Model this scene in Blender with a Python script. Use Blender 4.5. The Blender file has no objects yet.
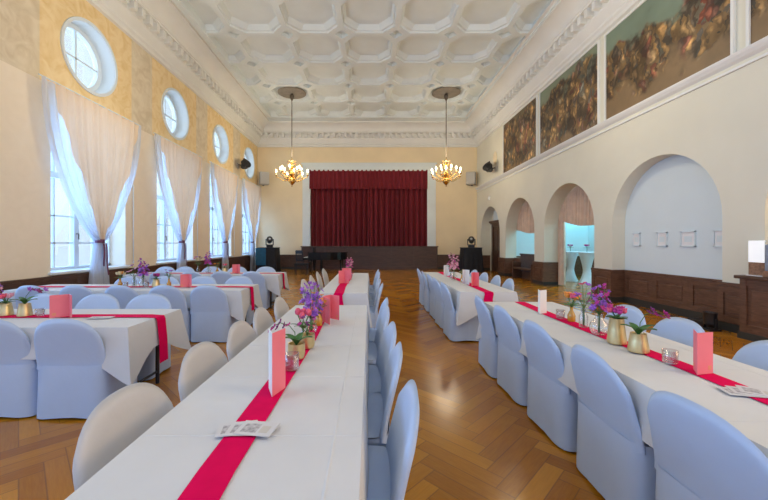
import bpy, bmesh, math, random
from mathutils import Vector, Matrix
random.seed(7)
PI = math.pi
sc = bpy.context.scene
COL = sc.collection

# ------------------------------------------------------------------ room numbers (metres)
XL, XR, YB, YF = -6.05, 5.82, 19.0, -5.0      # window wall, arcade wall, stage wall, rear wall
ZC = 7.74                                      # ceiling
ZCORN = 6.62
TH = 0.73                                      # table height
WPITCH = 3.33
WIN_Y = [7.68 + WPITCH * k for k in range(-3, 4)]
ARC_Y = [17.0, 13.7, 10.4, 7.1, 3.86]
ARC_R = 1.31
ARC_S = 1.87

# ------------------------------------------------------------------ materials
def nt(m):
    m.use_nodes = True
    return m.node_tree, m.node_tree.nodes, m.node_tree.links

def bsdf(m):
    for n in m.node_tree.nodes:
        if n.type == 'BSDF_PRINCIPLED': return n

def mat(name, col, rough=0.6, metal=0.0, var=0.0, scale=8.0, bump=0.0, bscale=60.0, spec=None,
        emit=None, es=0.0, sheen=0.0):
    m = bpy.data.materials.new(name); t, N, L = nt(m); b = bsdf(m)
    b.inputs['Roughness'].default_value = rough; b.inputs['Metallic'].default_value = metal
    c = (col[0], col[1], col[2], 1)
    b.inputs['Base Color'].default_value = c
    if spec is not None: b.inputs['Specular IOR Level'].default_value = spec
    if sheen: b.inputs['Sheen Weight'].default_value = sheen
    if emit:
        b.inputs['Emission Color'].default_value = (*emit, 1); b.inputs['Emission Strength'].default_value = es
    tc = N.new('ShaderNodeTexCoord')
    if var > 0:
        nz = N.new('ShaderNodeTexNoise'); nz.inputs['Scale'].default_value = scale; nz.inputs['Detail'].default_value = 5
        L.new(tc.outputs['Object'], nz.inputs['Vector'])
        r = N.new('ShaderNodeValToRGB')
        r.color_ramp.elements[0].position = .3; r.color_ramp.elements[1].position = .7
        r.color_ramp.elements[0].color = (*[max(0, x * (1 - var)) for x in col], 1)
        r.color_ramp.elements[1].color = (*[min(1, x * (1 + var * .6)) for x in col], 1)
        L.new(nz.outputs['Fac'], r.inputs['Fac']); L.new(r.outputs['Color'], b.inputs['Base Color'])
    if bump > 0:
        n2 = N.new('ShaderNodeTexNoise'); n2.inputs['Scale'].default_value = bscale; n2.inputs['Detail'].default_value = 3
        L.new(tc.outputs['Object'], n2.inputs['Vector'])
        bp = N.new('ShaderNodeBump'); bp.inputs['Strength'].default_value = bump; bp.inputs['Distance'].default_value = .02
        L.new(n2.outputs['Fac'], bp.inputs['Height']); L.new(bp.outputs['Normal'], b.inputs['Normal'])
    return m

def wood(name, dark, light, rough=.4, scale=(2, 2, 14)):
    m = bpy.data.materials.new(name); t, N, L = nt(m); b = bsdf(m)
    tc = N.new('ShaderNodeTexCoord'); mp = N.new('ShaderNodeMapping'); mp.inputs['Scale'].default_value = scale
    nz = N.new('ShaderNodeTexNoise'); nz.inputs['Scale'].default_value = 2.2; nz.inputs['Detail'].default_value = 6; nz.inputs['Distortion'].default_value = 1.2
    r = N.new('ShaderNodeValToRGB'); r.color_ramp.elements[0].color = (*dark, 1); r.color_ramp.elements[1].color = (*light, 1)
    r.color_ramp.elements[0].position = .3; r.color_ramp.elements[1].position = .72
    L.new(tc.outputs['Object'], mp.inputs['Vector']); L.new(mp.outputs['Vector'], nz.inputs['Vector'])
    L.new(nz.outputs['Fac'], r.inputs['Fac']); L.new(r.outputs['Color'], b.inputs['Base Color'])
    b.inputs['Roughness'].default_value = rough
    return m

def sheer(name, col, transp=.2, transl=.5):
    m = bpy.data.materials.new(name); t, N, L = nt(m); N.clear()
    out = N.new('ShaderNodeOutputMaterial'); d = N.new('ShaderNodeBsdfDiffuse'); tr = N.new('ShaderNodeBsdfTranslucent'); tp = N.new('ShaderNodeBsdfTransparent')
    tc = N.new('ShaderNodeTexCoord'); nz = N.new('ShaderNodeTexNoise'); nz.inputs['Scale'].default_value = 3
    r = N.new('ShaderNodeValToRGB')
    r.color_ramp.elements[0].color = (*[c * .93 for c in col], 1); r.color_ramp.elements[1].color = (*col, 1)
    L.new(tc.outputs['Object'], nz.inputs['Vector']); L.new(nz.outputs['Fac'], r.inputs['Fac'])
    L.new(r.outputs['Color'], d.inputs['Color']); L.new(r.outputs['Color'], tr.inputs['Color'])
    a = N.new('ShaderNodeMixShader'); a.inputs[0].default_value = transl
    c = N.new('ShaderNodeMixShader'); c.inputs[0].default_value = transp
    L.new(d.outputs[0], a.inputs[1]); L.new(tr.outputs[0], a.inputs[2])
    L.new(a.outputs[0], c.inputs[1]); L.new(tp.outputs[0], c.inputs[2]); L.new(c.outputs[0], out.inputs[0])
    return m

def thin_glass(name, tint=(.95, .98, 1), gloss=.1):
    m = bpy.data.materials.new(name); t, N, L = nt(m); N.clear()
    out = N.new('ShaderNodeOutputMaterial'); g = N.new('ShaderNodeBsdfGlossy'); tp = N.new('ShaderNodeBsdfTransparent')
    g.inputs['Roughness'].default_value = .03; tp.inputs['Color'].default_value = (*tint, 1)
    lw = N.new('ShaderNodeLayerWeight'); lw.inputs['Blend'].default_value = .35
    ma = N.new('ShaderNodeMath'); ma.operation = 'MULTIPLY_ADD'; ma.inputs[1].default_value = .75; ma.inputs[2].default_value = gloss
    mx = N.new('ShaderNodeMixShader')
    L.new(lw.outputs['Facing'], ma.inputs[0]); L.new(ma.outputs[0], mx.inputs[0])
    L.new(tp.outputs[0], mx.inputs[1]); L.new(g.outputs[0], mx.inputs[2]); L.new(mx.outputs[0], out.inputs[0])
    return m

def left_wall_mat():
    m = mat('window_wall_paint', (.8, .66, .45), .85); t, N, L = nt(m); b = bsdf(m)
    geo = N.new('ShaderNodeNewGeometry'); sp = N.new('ShaderNodeSeparateXYZ'); L.new(geo.outputs['Position'], sp.inputs[0])
    nz = N.new('ShaderNodeTexNoise'); nz.inputs['Scale'].default_value = 3.2; nz.inputs['Detail'].default_value = 7; nz.inputs['Distortion'].default_value = 1.5
    L.new(geo.outputs['Position'], nz.inputs['Vector'])
    ry = N.new('ShaderNodeValToRGB'); e = ry.color_ramp.elements
    e[0].position = .32; e[0].color = (.80, .58, .27, 1); e[1].position = .62; e[1].color = (.91, .72, .42, 1)
    L.new(nz.outputs['Fac'], ry.inputs['Fac'])
    rg = N.new('ShaderNodeValToRGB'); e = rg.color_ramp.elements
    e[0].position = .35; e[0].color = (.68, .57, .40, 1); e[1].position = .65; e[1].color = (.80, .70, .53, 1)
    L.new(nz.outputs['Fac'], rg.inputs['Fac'])
    # painted pilaster strips between the bays of the upper zone
    s = N.new('ShaderNodeMath'); s.operation = 'ADD'; s.inputs[1].default_value = -(WIN_Y[0] - WPITCH / 2) + .42; L.new(sp.outputs['Y'], s.inputs[0])
    md = N.new('ShaderNodeMath'); md.operation = 'FLOORED_MODULO'; md.inputs[1].default_value = WPITCH; L.new(s.outputs[0], md.inputs[0])
    lt = N.new('ShaderNodeMath'); lt.operation = 'LESS_THAN'; lt.inputs[1].default_value = .84; L.new(md.outputs[0], lt.inputs[0])
    m1 = N.new('ShaderNodeMix'); m1.data_type = 'RGBA'
    L.new(lt.outputs[0], m1.inputs['Factor']); L.new(ry.outputs['Color'], m1.inputs[6]); L.new(rg.outputs['Color'], m1.inputs[7])
    gt = N.new('ShaderNodeMath'); gt.operation = 'GREATER_THAN'; gt.inputs[1].default_value = 4.42; L.new(sp.outputs['Z'], gt.inputs[0])
    # lower zone: cream growing a little yellower upward
    rl = N.new('ShaderNodeValToRGB'); e = rl.color_ramp.elements
    e[0].position = .3; e[0].color = (.89, .78, .62, 1); e[1].position = .7; e[1].color = (.93, .82, .66, 1)
    L.new(nz.outputs['Fac'], rl.inputs['Fac'])
    m2 = N.new('ShaderNodeMix'); m2.data_type = 'RGBA'
    L.new(gt.outputs[0], m2.inputs['Factor']); L.new(rl.outputs['Color'], m2.inputs[6]); L.new(m1.outputs[2], m2.inputs[7])
    L.new(m2.outputs[2], b.inputs['Base Color'])
    return m

def floor_mat():
    m = bpy.data.materials.new('herringbone_parquet'); t, N, L = nt(m); b = bsdf(m)
    at = N.new('ShaderNodeAttribute'); at.attribute_name = 'tone'
    uv = N.new('ShaderNodeUVMap'); uv.uv_map = 'plank'
    mp = N.new('ShaderNodeMapping'); mp.inputs['Scale'].default_value = (2.5, 5, 1); L.new(uv.outputs['UV'], mp.inputs['Vector'])
    geo = N.new('ShaderNodeNewGeometry')
    ad = N.new('ShaderNodeVectorMath'); ad.operation = 'ADD'; L.new(mp.outputs['Vector'], ad.inputs[0]); L.new(at.outputs['Vector'], ad.inputs[1])
    mu = N.new('ShaderNodeVectorMath'); mu.operation = 'MULTIPLY'; mu.inputs[1].default_value = (1, 1, 40); L.new(ad.outputs[0], mu.inputs[0])
    nz = N.new('ShaderNodeTexNoise'); nz.inputs['Scale'].default_value = 2; nz.inputs['Detail'].default_value = 5; L.new(mu.outputs[0], nz.inputs['Vector'])
    av = N.new('ShaderNodeMath'); av.operation = 'MULTIPLY_ADD'; av.inputs[1].default_value = .45; L.new(nz.outputs['Fac'], av.inputs[0])
    sx = N.new('ShaderNodeSeparateXYZ'); L.new(at.outputs['Vector'], sx.inputs[0])
    hv = N.new('ShaderNodeMath'); hv.operation = 'MULTIPLY'; hv.inputs[1].default_value = .55; L.new(sx.outputs['X'], hv.inputs[0]); L.new(hv.outputs[0], av.inputs[2])
    r = N.new('ShaderNodeValToRGB'); e = r.color_ramp.elements
    e[0].position = .15; e[0].color = (.30, .10, .004, 1); e[1].position = .85; e[1].color = (.56, .235, .016, 1)
    L.new(av.outputs[0], r.inputs['Fac'])
    # joints
    su = N.new('ShaderNodeSeparateXYZ'); L.new(uv.outputs['UV'], su.inputs[0])
    def edge(o, w):
        a = N.new('ShaderNodeMath'); a.operation = 'SUBTRACT'; a.inputs[1].default_value = .5; L.new(o, a.inputs[0])
        c = N.new('ShaderNodeMath'); c.operation = 'ABSOLUTE'; L.new(a.outputs[0], c.inputs[0])
        g = N.new('ShaderNodeMath'); g.operation = 'GREATER_THAN'; g.inputs[1].default_value = .5 - w; L.new(c.outputs[0], g.inputs[0]); return g
    e1, e2 = edge(su.outputs['X'], .006), edge(su.outputs['Y'], .03)
    mxm = N.new('ShaderNodeMath'); mxm.operation = 'MAXIMUM'; L.new(e1.outputs[0], mxm.inputs[0]); L.new(e2.outputs[0], mxm.inputs[1])
    sc_ = N.new('ShaderNodeMath'); sc_.operation = 'MULTIPLY'; sc_.inputs[1].default_value = .5; L.new(mxm.outputs[0], sc_.inputs[0])
    mx = N.new('ShaderNodeMix'); mx.data_type = 'RGBA'; mx.inputs[7].default_value = (.10, .045, .015, 1)
    L.new(sc_.outputs[0], mx.inputs['Factor']); L.new(r.outputs['Color'], mx.inputs[6]); L.new(mx.outputs[2], b.inputs['Base Color'])
    n3 = N.new('ShaderNodeTexNoise'); n3.inputs['Scale'].default_value = 2.5; L.new(geo.outputs['Position'], n3.inputs['Vector'])
    rr = N.new('ShaderNodeMapRange'); rr.inputs[3].default_value = .14; rr.inputs[4].default_value = .28; L.new(n3.outputs['Fac'], rr.inputs[0]); L.new(rr.outputs[0], b.inputs['Roughness']); b.inputs['Specular IOR Level'].default_value = .42
    n4 = N.new('ShaderNodeTexNoise'); n4.inputs['Scale'].default_value = 7; L.new(geo.outputs['Position'], n4.inputs['Vector'])
    bp = N.new('ShaderNodeBump'); bp.inputs['Strength'].default_value = .12; bp.inputs['Distance'].default_value = .01; L.new(n4.outputs['Fac'], bp.inputs['Height']); L.new(bp.outputs['Normal'], b.inputs['Normal'])
    return m

def mural_mat(name, seed, skyc=(.22, .26, .18), groundc=(.23, .15, .075), skyline=.8, gl=.0):
    """an oil-painted crowd under a greenish sky: soft voronoi patches of ochre, brown, umber and grey"""
    m = bpy.data.materials.new(name); t, N, L = nt(m); b = bsdf(m); b.inputs['Roughness'].default_value = .55
    uv = N.new('ShaderNodeUVMap'); uv.uv_map = 'plank'
    off = N.new('ShaderNodeMapping'); off.inputs['Location'].default_value = (seed * 3.7, seed * 1.3, 0); L.new(uv.outputs['UV'], off.inputs['Vector'])
    nz = N.new('ShaderNodeTexNoise'); nz.inputs['Scale'].default_value = 4.5; nz.inputs['Detail'].default_value = 4; L.new(off.outputs[0], nz.inputs['Vector'])
    wp = N.new('ShaderNodeVectorMath'); wp.operation = 'SCALE'; wp.inputs['Scale'].default_value = .3; L.new(nz.outputs['Color'], wp.inputs[0])
    w2 = N.new('ShaderNodeVectorMath'); w2.operation = 'ADD'; L.new(off.outputs[0], w2.inputs[0]); L.new(wp.outputs[0], w2.inputs[1])
    def vor(scale, sy):
        mp = N.new('ShaderNodeMapping'); mp.inputs['Scale'].default_value = (1, sy, 1); L.new(w2.outputs[0], mp.inputs['Vector'])
        v = N.new('ShaderNodeTexVoronoi'); v.inputs['Scale'].default_value = scale; v.feature = 'F1'; L.new(mp.outputs[0], v.inputs['Vector'])
        s = N.new('ShaderNodeSeparateXYZ'); L.new(v.outputs['Color'], s.inputs[0]); return v, s
    v1, s1 = vor(5, .45); v2, s2 = vor(15, .45)
    ramp = N.new('ShaderNodeValToRGB'); ramp.color_ramp.interpolation = 'LINEAR'
    cols = [(0, (.05, .035, .02)), (.18, (.16, .075, .03)), (.34, (.10, .085, .06)), (.48, (.30, .17, .06)), (.6, (.40, .24, .09)), (.72, (.15, .16, .13)), (.84, (.26, .07, .035)), (.93, (.45, .34, .19)), (1, (.08, .05, .03))]
    e = ramp.color_ramp.elements
    while len(e) < len(cols): e.new(.5)
    for k, (p, c) in enumerate(cols): e[k].position = p; e[k].color = (*[min(1, q * 1.35) for q in c], 1)
    av = N.new('ShaderNodeMath'); av.operation = 'MULTIPLY_ADD'; av.inputs[1].default_value = .45; L.new(s1.outputs['X'], av.inputs[0])
    bv = N.new('ShaderNodeMath'); bv.operation = 'MULTIPLY'; bv.inputs[1].default_value = .55; L.new(s2.outputs['X'], bv.inputs[0]); L.new(bv.outputs[0], av.inputs[2])
    L.new(av.outputs[0], ramp.inputs['Fac'])
    # darken towards patch borders
    dk = N.new('ShaderNodeMapRange'); dk.inputs[1].default_value = 0; dk.inputs[2].default_value = .5; dk.inputs[3].default_value = 1.7; dk.inputs[4].default_value = .4; L.new(v2.outputs['Distance'], dk.inputs[0])
    cm = N.new('ShaderNodeMix'); cm.data_type = 'RGBA'; cm.blend_type = 'MULTIPLY'; cm.inputs['Factor'].default_value = 1
    L.new(ramp.outputs['Color'], cm.inputs[6]); L.new(dk.outputs[0], cm.inputs[7])
    gl_ = N.new('ShaderNodeTexNoise'); gl_.inputs['Scale'].default_value = 3.6; gl_.inputs['Detail'].default_value = 3; L.new(off.outputs[0], gl_.inputs['Vector'])
    gm = N.new('ShaderNodeMapRange'); gm.inputs[1].default_value = .35; gm.inputs[2].default_value = .68; gm.inputs[3].default_value = .4; gm.inputs[4].default_value = 1.5; L.new(gl_.outputs['Fac'], gm.inputs[0])
    c2 = N.new('ShaderNodeMix'); c2.data_type = 'RGBA'; c2.blend_type = 'MULTIPLY'; c2.inputs['Factor'].default_value = 1; L.new(cm.outputs[2], c2.inputs[6]); L.new(gm.outputs[0], c2.inputs[7]); cm = c2
    su = N.new('ShaderNodeSeparateXYZ'); L.new(uv.outputs['UV'], su.inputs[0])
    nx = N.new('ShaderNodeTexNoise'); nx.inputs['Scale'].default_value = 3.2; nx.inputs['Detail'].default_value = 5; L.new(off.outputs[0], nx.inputs['Vector'])
    hh = N.new('ShaderNodeMath'); hh.operation = 'MULTIPLY_ADD'; hh.inputs[1].default_value = .9; hh.inputs[2].default_value = -.45; L.new(nx.outputs['Fac'], hh.inputs[0])
    sy = N.new('ShaderNodeMath'); sy.operation = 'ADD'; L.new(su.outputs['Y'], sy.inputs[0]); L.new(hh.outputs[0], sy.inputs[1])
    def step(lo, hi):
        r = N.new('ShaderNodeMapRange'); r.interpolation_type = 'SMOOTHSTEP'; r.inputs[1].default_value = lo; r.inputs[2].default_value = hi; L.new(sy.outputs[0], r.inputs[0]); return r
    sk = step(skyline - .05, skyline + .08); gr = step(.3 - gl, .14 - gl)
    n5 = N.new('ShaderNodeTexNoise'); n5.inputs['Scale'].default_value = 3; L.new(off.outputs[0], n5.inputs['Vector'])
    skr = N.new('ShaderNodeValToRGB'); skr.color_ramp.elements[0].color = (*[c * .7 for c in skyc], 1); skr.color_ramp.elements[1].color = (*[c * 1.35 for c in skyc], 1); L.new(n5.outputs['Fac'], skr.inputs['Fac'])
    gd = N.new('ShaderNodeValToRGB'); gd.color_ramp.elements[0].color = (*[c * .6 for c in groundc], 1); gd.color_ramp.elements[1].color = (*[c * 1.4 for c in groundc], 1); L.new(nz.outputs['Fac'], gd.inputs['Fac'])
    a = N.new('ShaderNodeMix'); a.data_type = 'RGBA'; L.new(sk.outputs[0], a.inputs['Factor']); L.new(cm.outputs[2], a.inputs[6]); L.new(skr.outputs['Color'], a.inputs[7])
    c = N.new('ShaderNodeMix'); c.data_type = 'RGBA'; L.new(gr.outputs[0], c.inputs['Factor']); L.new(a.outputs[2], c.inputs[6]); L.new(gd.outputs['Color'], c.inputs[7])
    L.new(c.outputs[2], b.inputs['Base Color'])
    return m

M = dict(
    plaster=mat('white_plaster', (.78, .85, .86), .8, var=.04, scale=1.5),
    cornice=mat('cornice_plaster', (.83, .84, .81), .8, var=.04, scale=1.5),
    rwall=mat('cream_wall_paint', (.78, .755, .63), .85, var=.05, scale=.8),
    bwall=mat('yellow_wall_paint', (.89, .74, .49), .85, var=.06, scale=.9),
    niche=mat('niche_paint', (.74, .83, .86), .85, var=.03, scale=1),
    lwall=left_wall_mat(),
    floor=floor_mat(),
    wains=wood('dark_oak', (.055, .026, .014), (.125, .06, .033), .42),
    wainsr=wood('brown_oak', (.085, .038, .02), (.19, .09, .05), .42),
    stage=wood('stage_wood', (.04, .018, .012), (.09, .04, .026), .4, (1, 2, 10)),
    base=mat('dark_skirting', (.035, .035, .03), .5),
    wframe=mat('white_window_paint', (.72, .80, .86), .5),
    glass=thin_glass('window_glass', (.93, .97, 1), .02),
    clear=thin_glass('clear_vase_glass', (.92, .95, .96), .06),
    sheer=sheer('white_voile', (.86, .90, .97), .16, .6),
    peach=sheer('warm_lit_voile', (.93, .77, .60), .02, .12),  # voile tinted peach for warm room light on its doubled middle
    ribbon=mat('plum_ribbon', (.16, .05, .11), .5, var=.1),
    redv=mat('red_velvet', (.19, .008, .018), .85, var=.12, scale=6, sheen=.1),
    cover=mat('blue_lit_stretch_cover', (.47, .585, .785), .75, var=.03, scale=5, bump=.05, bscale=30),  # blue window light put into the colour of the white covers
    cover_warmlit=mat('warm_lit_stretch_cover', (.58, .56, .545), .75, var=.03, scale=5, bump=.05, bscale=30),  # same white covers, with warm room light put into the colour
    cloth=mat('white_damask_cloth', (.63, .645, .66), .75, var=.025, scale=6, bump=.04, bscale=12),
    pink=mat('magenta_runner', (.70, .0, .085), .9, var=.06, scale=20, spec=.1),
    card=mat('pink_card', (.88, .20, .24), .6, var=.04),
    white=mat('white_card', (.85, .85, .85), .6, var=.02),
    goldp=mat('gold_print', (.80, .30, .16), .5),
    sheet=mat('leaflet_paper', (.62, .62, .63), .6, var=.03),
    grey=mat('grey_print', (.46, .45, .47), .6, var=.5, scale=60),
    black=mat('black_paint', (.012, .012, .014), .4, var=.1),
    blackg=mat('black_lacquer', (.008, .008, .010), .12),
    blackcl=mat('black_drape_cloth', (.012, .013, .018), .8, var=.2),
    gold=mat('brushed_gold', (.74, .58, .30), .36, 1, var=.08, scale=20),
    brass=mat('chandelier_brass', (.80, .50, .14), .22, 1, var=.05),
    iron=mat('dark_bronze', (.16, .13, .10), .45, .6, var=.1),
    plate=mat('grey_rose', (.28, .25, .21), .7, var=.15, scale=6),
    candle=mat('candle_sleeve', (.85, .75, .5), .5, emit=(1, .75, .4), es=.6),
    bulb=mat('flame_bulb', (1, .85, .6), .4, emit=(1, .78, .45), es=26),
    steel=mat('dark_steel', (.06, .06, .065), .4, .6),
    speaker=mat('grey_speaker', (.55, .53, .48), .6),
    lens=mat('lens_glass', (.5, .55, .65), .1, .3),
    leaf=mat('green_leaf', (.05, .17, .035), .5, var=.3, scale=30),
    stem=mat('green_stem', (.09, .20, .05), .6, var=.2),
    purple=mat('purple_petal', (.36, .12, .60), .6, var=.35, scale=60),
    magenta=mat('magenta_petal', (.50, .03, .25), .6, var=.35, scale=60),
    rosep=mat('rose_petal', (.75, .10, .18), .6, var=.3, scale=60),
    plum=mat('plum_petal', (.22, .03, .17), .6, var=.35, scale=60),
    orange=mat('orange_petal', (.85, .30, .04), .6, var=.3, scale=60),
    palepink=mat('pale_pink_petal', (.8, .38, .48), .6, var=.25, scale=60),
    cream=mat('cream_bud', (.75, .62, .35), .6, var=.2),
    amber=mat('amber_glass', (.55, .28, .03), .15, var=.15, spec=.8),
    bpeach=mat('peach_drape_cloth', (.74, .55, .42), .8, var=.12, scale=5),
    stretch=mat('white_stretch_table', (.75, .85, .92), .7, var=.03),
    light=mat('lit_panel', (.9, .9, .9), .4, emit=(.93, .97, 1), es=.4),
    tan=mat('brown_print', (.30, .16, .09), .5, var=.4, scale=30),
    slate=mat('slate_box', (.25, .29, .36), .4, var=.1),
    bluelit=mat('blue_lit_cloth', (.01, .10, .20), .7, var=.2),
    sage=mat('upholstery_grey', (.10, .08, .08), .7, var=.2),
    outw=mat('outside_wall', (.6, .6, .6), .9),
    sun=mat('daylit_haze', (.9, .95, 1), 1),
)

# ------------------------------------------------------------------ mesh builder
class MB:
    def __init__(s): s.v = []; s.f = []
    def add(s, vs, fs):
        o = len(s.v); s.v += [tuple(v) for v in vs]; s.f += [tuple(i + o for i in f) for f in fs]; return s
    def box(s, x0, x1, y0, y1, z0, z1, T=None):
        vs = [Vector(p) for p in ((x0, y0, z0), (x1, y0, z0), (x1, y1, z0), (x0, y1, z0), (x0, y0, z1), (x1, y0, z1), (x1, y1, z1), (x0, y1, z1))]
        if T: vs = [T @ v for v in vs]
        return s.add(vs, [(0, 3, 2, 1), (4, 5, 6, 7), (0, 1, 5, 4), (1, 2, 6, 5), (2, 3, 7, 6), (3, 0, 4, 7)])
    def bbox(s, x0, x1, y0, y1, z0, z1, r=.01, T=None):
        bm = bmesh.new(); bmesh.ops.create_cube(bm, size=1)
        for v in bm.verts: v.co = Vector(((x0 + x1) / 2 + v.co.x * (x1 - x0), (y0 + y1) / 2 + v.co.y * (y1 - y0), (z0 + z1) / 2 + v.co.z * (z1 - z0)))
        bmesh.ops.bevel(bm, geom=bm.edges[:], offset=r, segments=2, affect='EDGES', profile=.5)
        return s.bm(bm, T)
    def bm(s, bm, T=None):
        bm.verts.index_update()
        vs = [(T @ v.co) if T else v.co.copy() for v in bm.verts]
        fs = [[v.index for v in f.verts] for f in bm.faces]
        bm.free(); return s.add(vs, fs)
    def grid(s, nu, nv, fn, closeu=False):
        vs = [fn(i / (nu if closeu else nu - 1), j / (nv - 1)) for j in range(nv) for i in range(nu)]
        fs = []
        for j in range(nv - 1):
            for i in range(nu if closeu else nu - 1):
                k = (i + 1) % nu
                fs.append((j * nu + i, j * nu + k, (j + 1) * nu + k, (j + 1) * nu + i))
        return s.add(vs, fs)
    def lathe(s, prof, c=(0, 0, 0), n=20, cap=True):
        vs = []; fs = []
        for r, z in prof:
            for i in range(n):
                a = 2 * PI * i / n; vs.append((c[0] + r * math.cos(a), c[1] + r * math.sin(a), c[2] + z))
        for j in range(len(prof) - 1):
            for i in range(n):
                k = (i + 1) % n; fs.append((j * n + i, j * n + k, (j + 1) * n + k, (j + 1) * n + i))
        if cap:
            fs.append(tuple(range(n))[::-1]); fs.append(tuple((len(prof) - 1) * n + i for i in range(n)))
        return s.add(vs, fs)
    def tube(s, pts, r, n=8):
        pts = [Vector(p) for p in pts]; rs = r if isinstance(r, (list, tuple)) else [r] * len(pts)
        vs = []; fs = []; up = Vector((0, 0, 1))
        for i, p in enumerate(pts):
            d = (pts[min(i + 1, len(pts) - 1)] - pts[max(i - 1, 0)]).normalized()
            a = d.cross(up)
            if a.length < .05: a = d.cross(Vector((0, 1, 0)))
            a.normalize(); b = d.cross(a).normalized()
            for k in range(n):
                t = 2 * PI * k / n; vs.append(p + (a * math.cos(t) + b * math.sin(t)) * rs[i])
        for j in range(len(pts) - 1):
            for k in range(n):
                m_ = (k + 1) % n; fs.append((j * n + k, j * n + m_, (j + 1) * n + m_, (j + 1) * n + k))
        fs.append(tuple(range(n))[::-1]); fs.append(tuple((len(pts) - 1) * n + k for k in range(n)))
        return s.add(vs, fs)
    def ball(s, c, r, nu=10, nv=7, sq=(1, 1, 1), R=None):
        c = Vector(c)
        def fn(u, v):
            a = 2 * PI * u; b = PI * (v - .5)
            p = Vector((r * sq[0] * math.cos(a) * math.cos(b), r * sq[1] * math.sin(a) * math.cos(b), r * sq[2] * math.sin(b)))
            return c + (R @ p if R else p)
        return s.grid(nu, nv, fn, True)
    def build(s, name, m, parent=None, smooth=False, auto=None):
        me = bpy.data.meshes.new(name); me.from_pydata(s.v, [], s.f); me.validate(); me.update()
        o = bpy.data.objects.new(name, me); COL.objects.link(o); me.materials.append(m)
        if parent: o.parent = parent
        if smooth:
            for p in me.polygons: p.use_smooth = True
        if auto:
            bm = bmesh.new(); bm.from_mesh(me)
            for e in bm.edges:
                e.smooth = not (len(e.link_faces) == 2 and e.calc_face_angle(0) > auto)
            for f in bm.faces: f.smooth = True
            bm.to_mesh(me); bm.free()
        return o

def thing(name, label, cat, loc=(0, 0, 0), rz=0, group=None):
    o = bpy.data.objects.new(name, None); COL.objects.link(o)
    o.empty_display_size = .1
    o.location = loc; o.rotation_euler = (0, 0, rz); o['label'] = label; o['category'] = cat
    if group: o['group'] = group
    return o
def tag(o, label, cat, group=None):
    o['label'] = label; o['category'] = cat
    if group: o['group'] = group
    return o
def struct(o, label=None):
    o['kind'] = 'structure'
    if label: o['label'] = label
    return o
def dup(root, loc, rz, label, group=None):
    r = root.copy(); COL.objects.link(r); r.location = loc; r.rotation_euler = (0, 0, rz); r['label'] = label
    if group: r['group'] = group
    for ch in list(root.children):
        c = ch.copy(); COL.objects.link(c); c.parent = r
        for g in list(ch.children):
            d = g.copy(); COL.objects.link(d); d.parent = c
    return r

def shape2d(outer, holes, depth, plane, flip=False):
    """flat wall outline (list of (y,z)) with holes, at x=plane, its openings run back by depth (signed, along x)"""
    bm = bmesh.new(); edges = []
    for lp in [outer] + holes:
        vs = [bm.verts.new((plane, a, b)) for a, b in lp]
        edges += [bm.edges.new((vs[i], vs[(i + 1) % len(vs)])) for i in range(len(vs))]
    bmesh.ops.triangle_fill(bm, use_beauty=True, edges=edges)
    mb = MB(); mb.bm(bm)
    for lp in [outer] + holes:
        n = len(lp); o = [(plane, a, b) for a, b in lp] + [(plane + depth, a, b) for a, b in lp]
        mb.add(o, [(i, (i + 1) % n, n + (i + 1) % n, n + i) for i in range(n)])
    return mb

# ------------------------------------------------------------------ floor
def build_floor():
    W, Lp = .115, .575
    mb = MB(); tones = []; uvs = []
    rot = Matrix.Rotation(PI / 4, 2)
    def plank(x, y, w, h, along):
        pts = [rot @ Vector(p) for p in ((x, y), (x + w, y), (x + w, y + h), (x, y + h))]
        cx = sum(p.x for p in pts) / 4; cy = sum(p.y for p in pts) / 4
        if not (-6.6 < cx < 10.4 and YF - .4 < cy < YB + .5): return
        mb.add([(p.x, p.y, 0) for p in pts], [(0, 1, 2, 3)])
        tones.append(random.random())
        uvs.append([(0, 0), (1, 0), (1, 1), (0, 1)] if along else [(0, 0), (0, 1), (1, 1), (1, 0)])
    for i in range(-330, 330):
        for j in range(-60, 60):
            x, y = i * W + j * Lp, i * W - j * Lp
            if abs(x) + abs(y) > 48: continue
            plank(x, y, Lp, W, True); plank(x, y + W, W, Lp, False)
    o = mb.build('floor', M['floor']); me = o.data
    at = me.attributes.new('tone', 'FLOAT_VECTOR', 'FACE'); uvl = me.uv_layers.new(name='plank')
    for p in me.polygons:
        t = tones[p.index]; at.data[p.index].vector = (t, t * 7.3 % 1, t)
        for k, li in enumerate(p.loop_indices): uvl.data[li].uv = uvs[p.index][k]
    struct(o)
build_floor()

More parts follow.
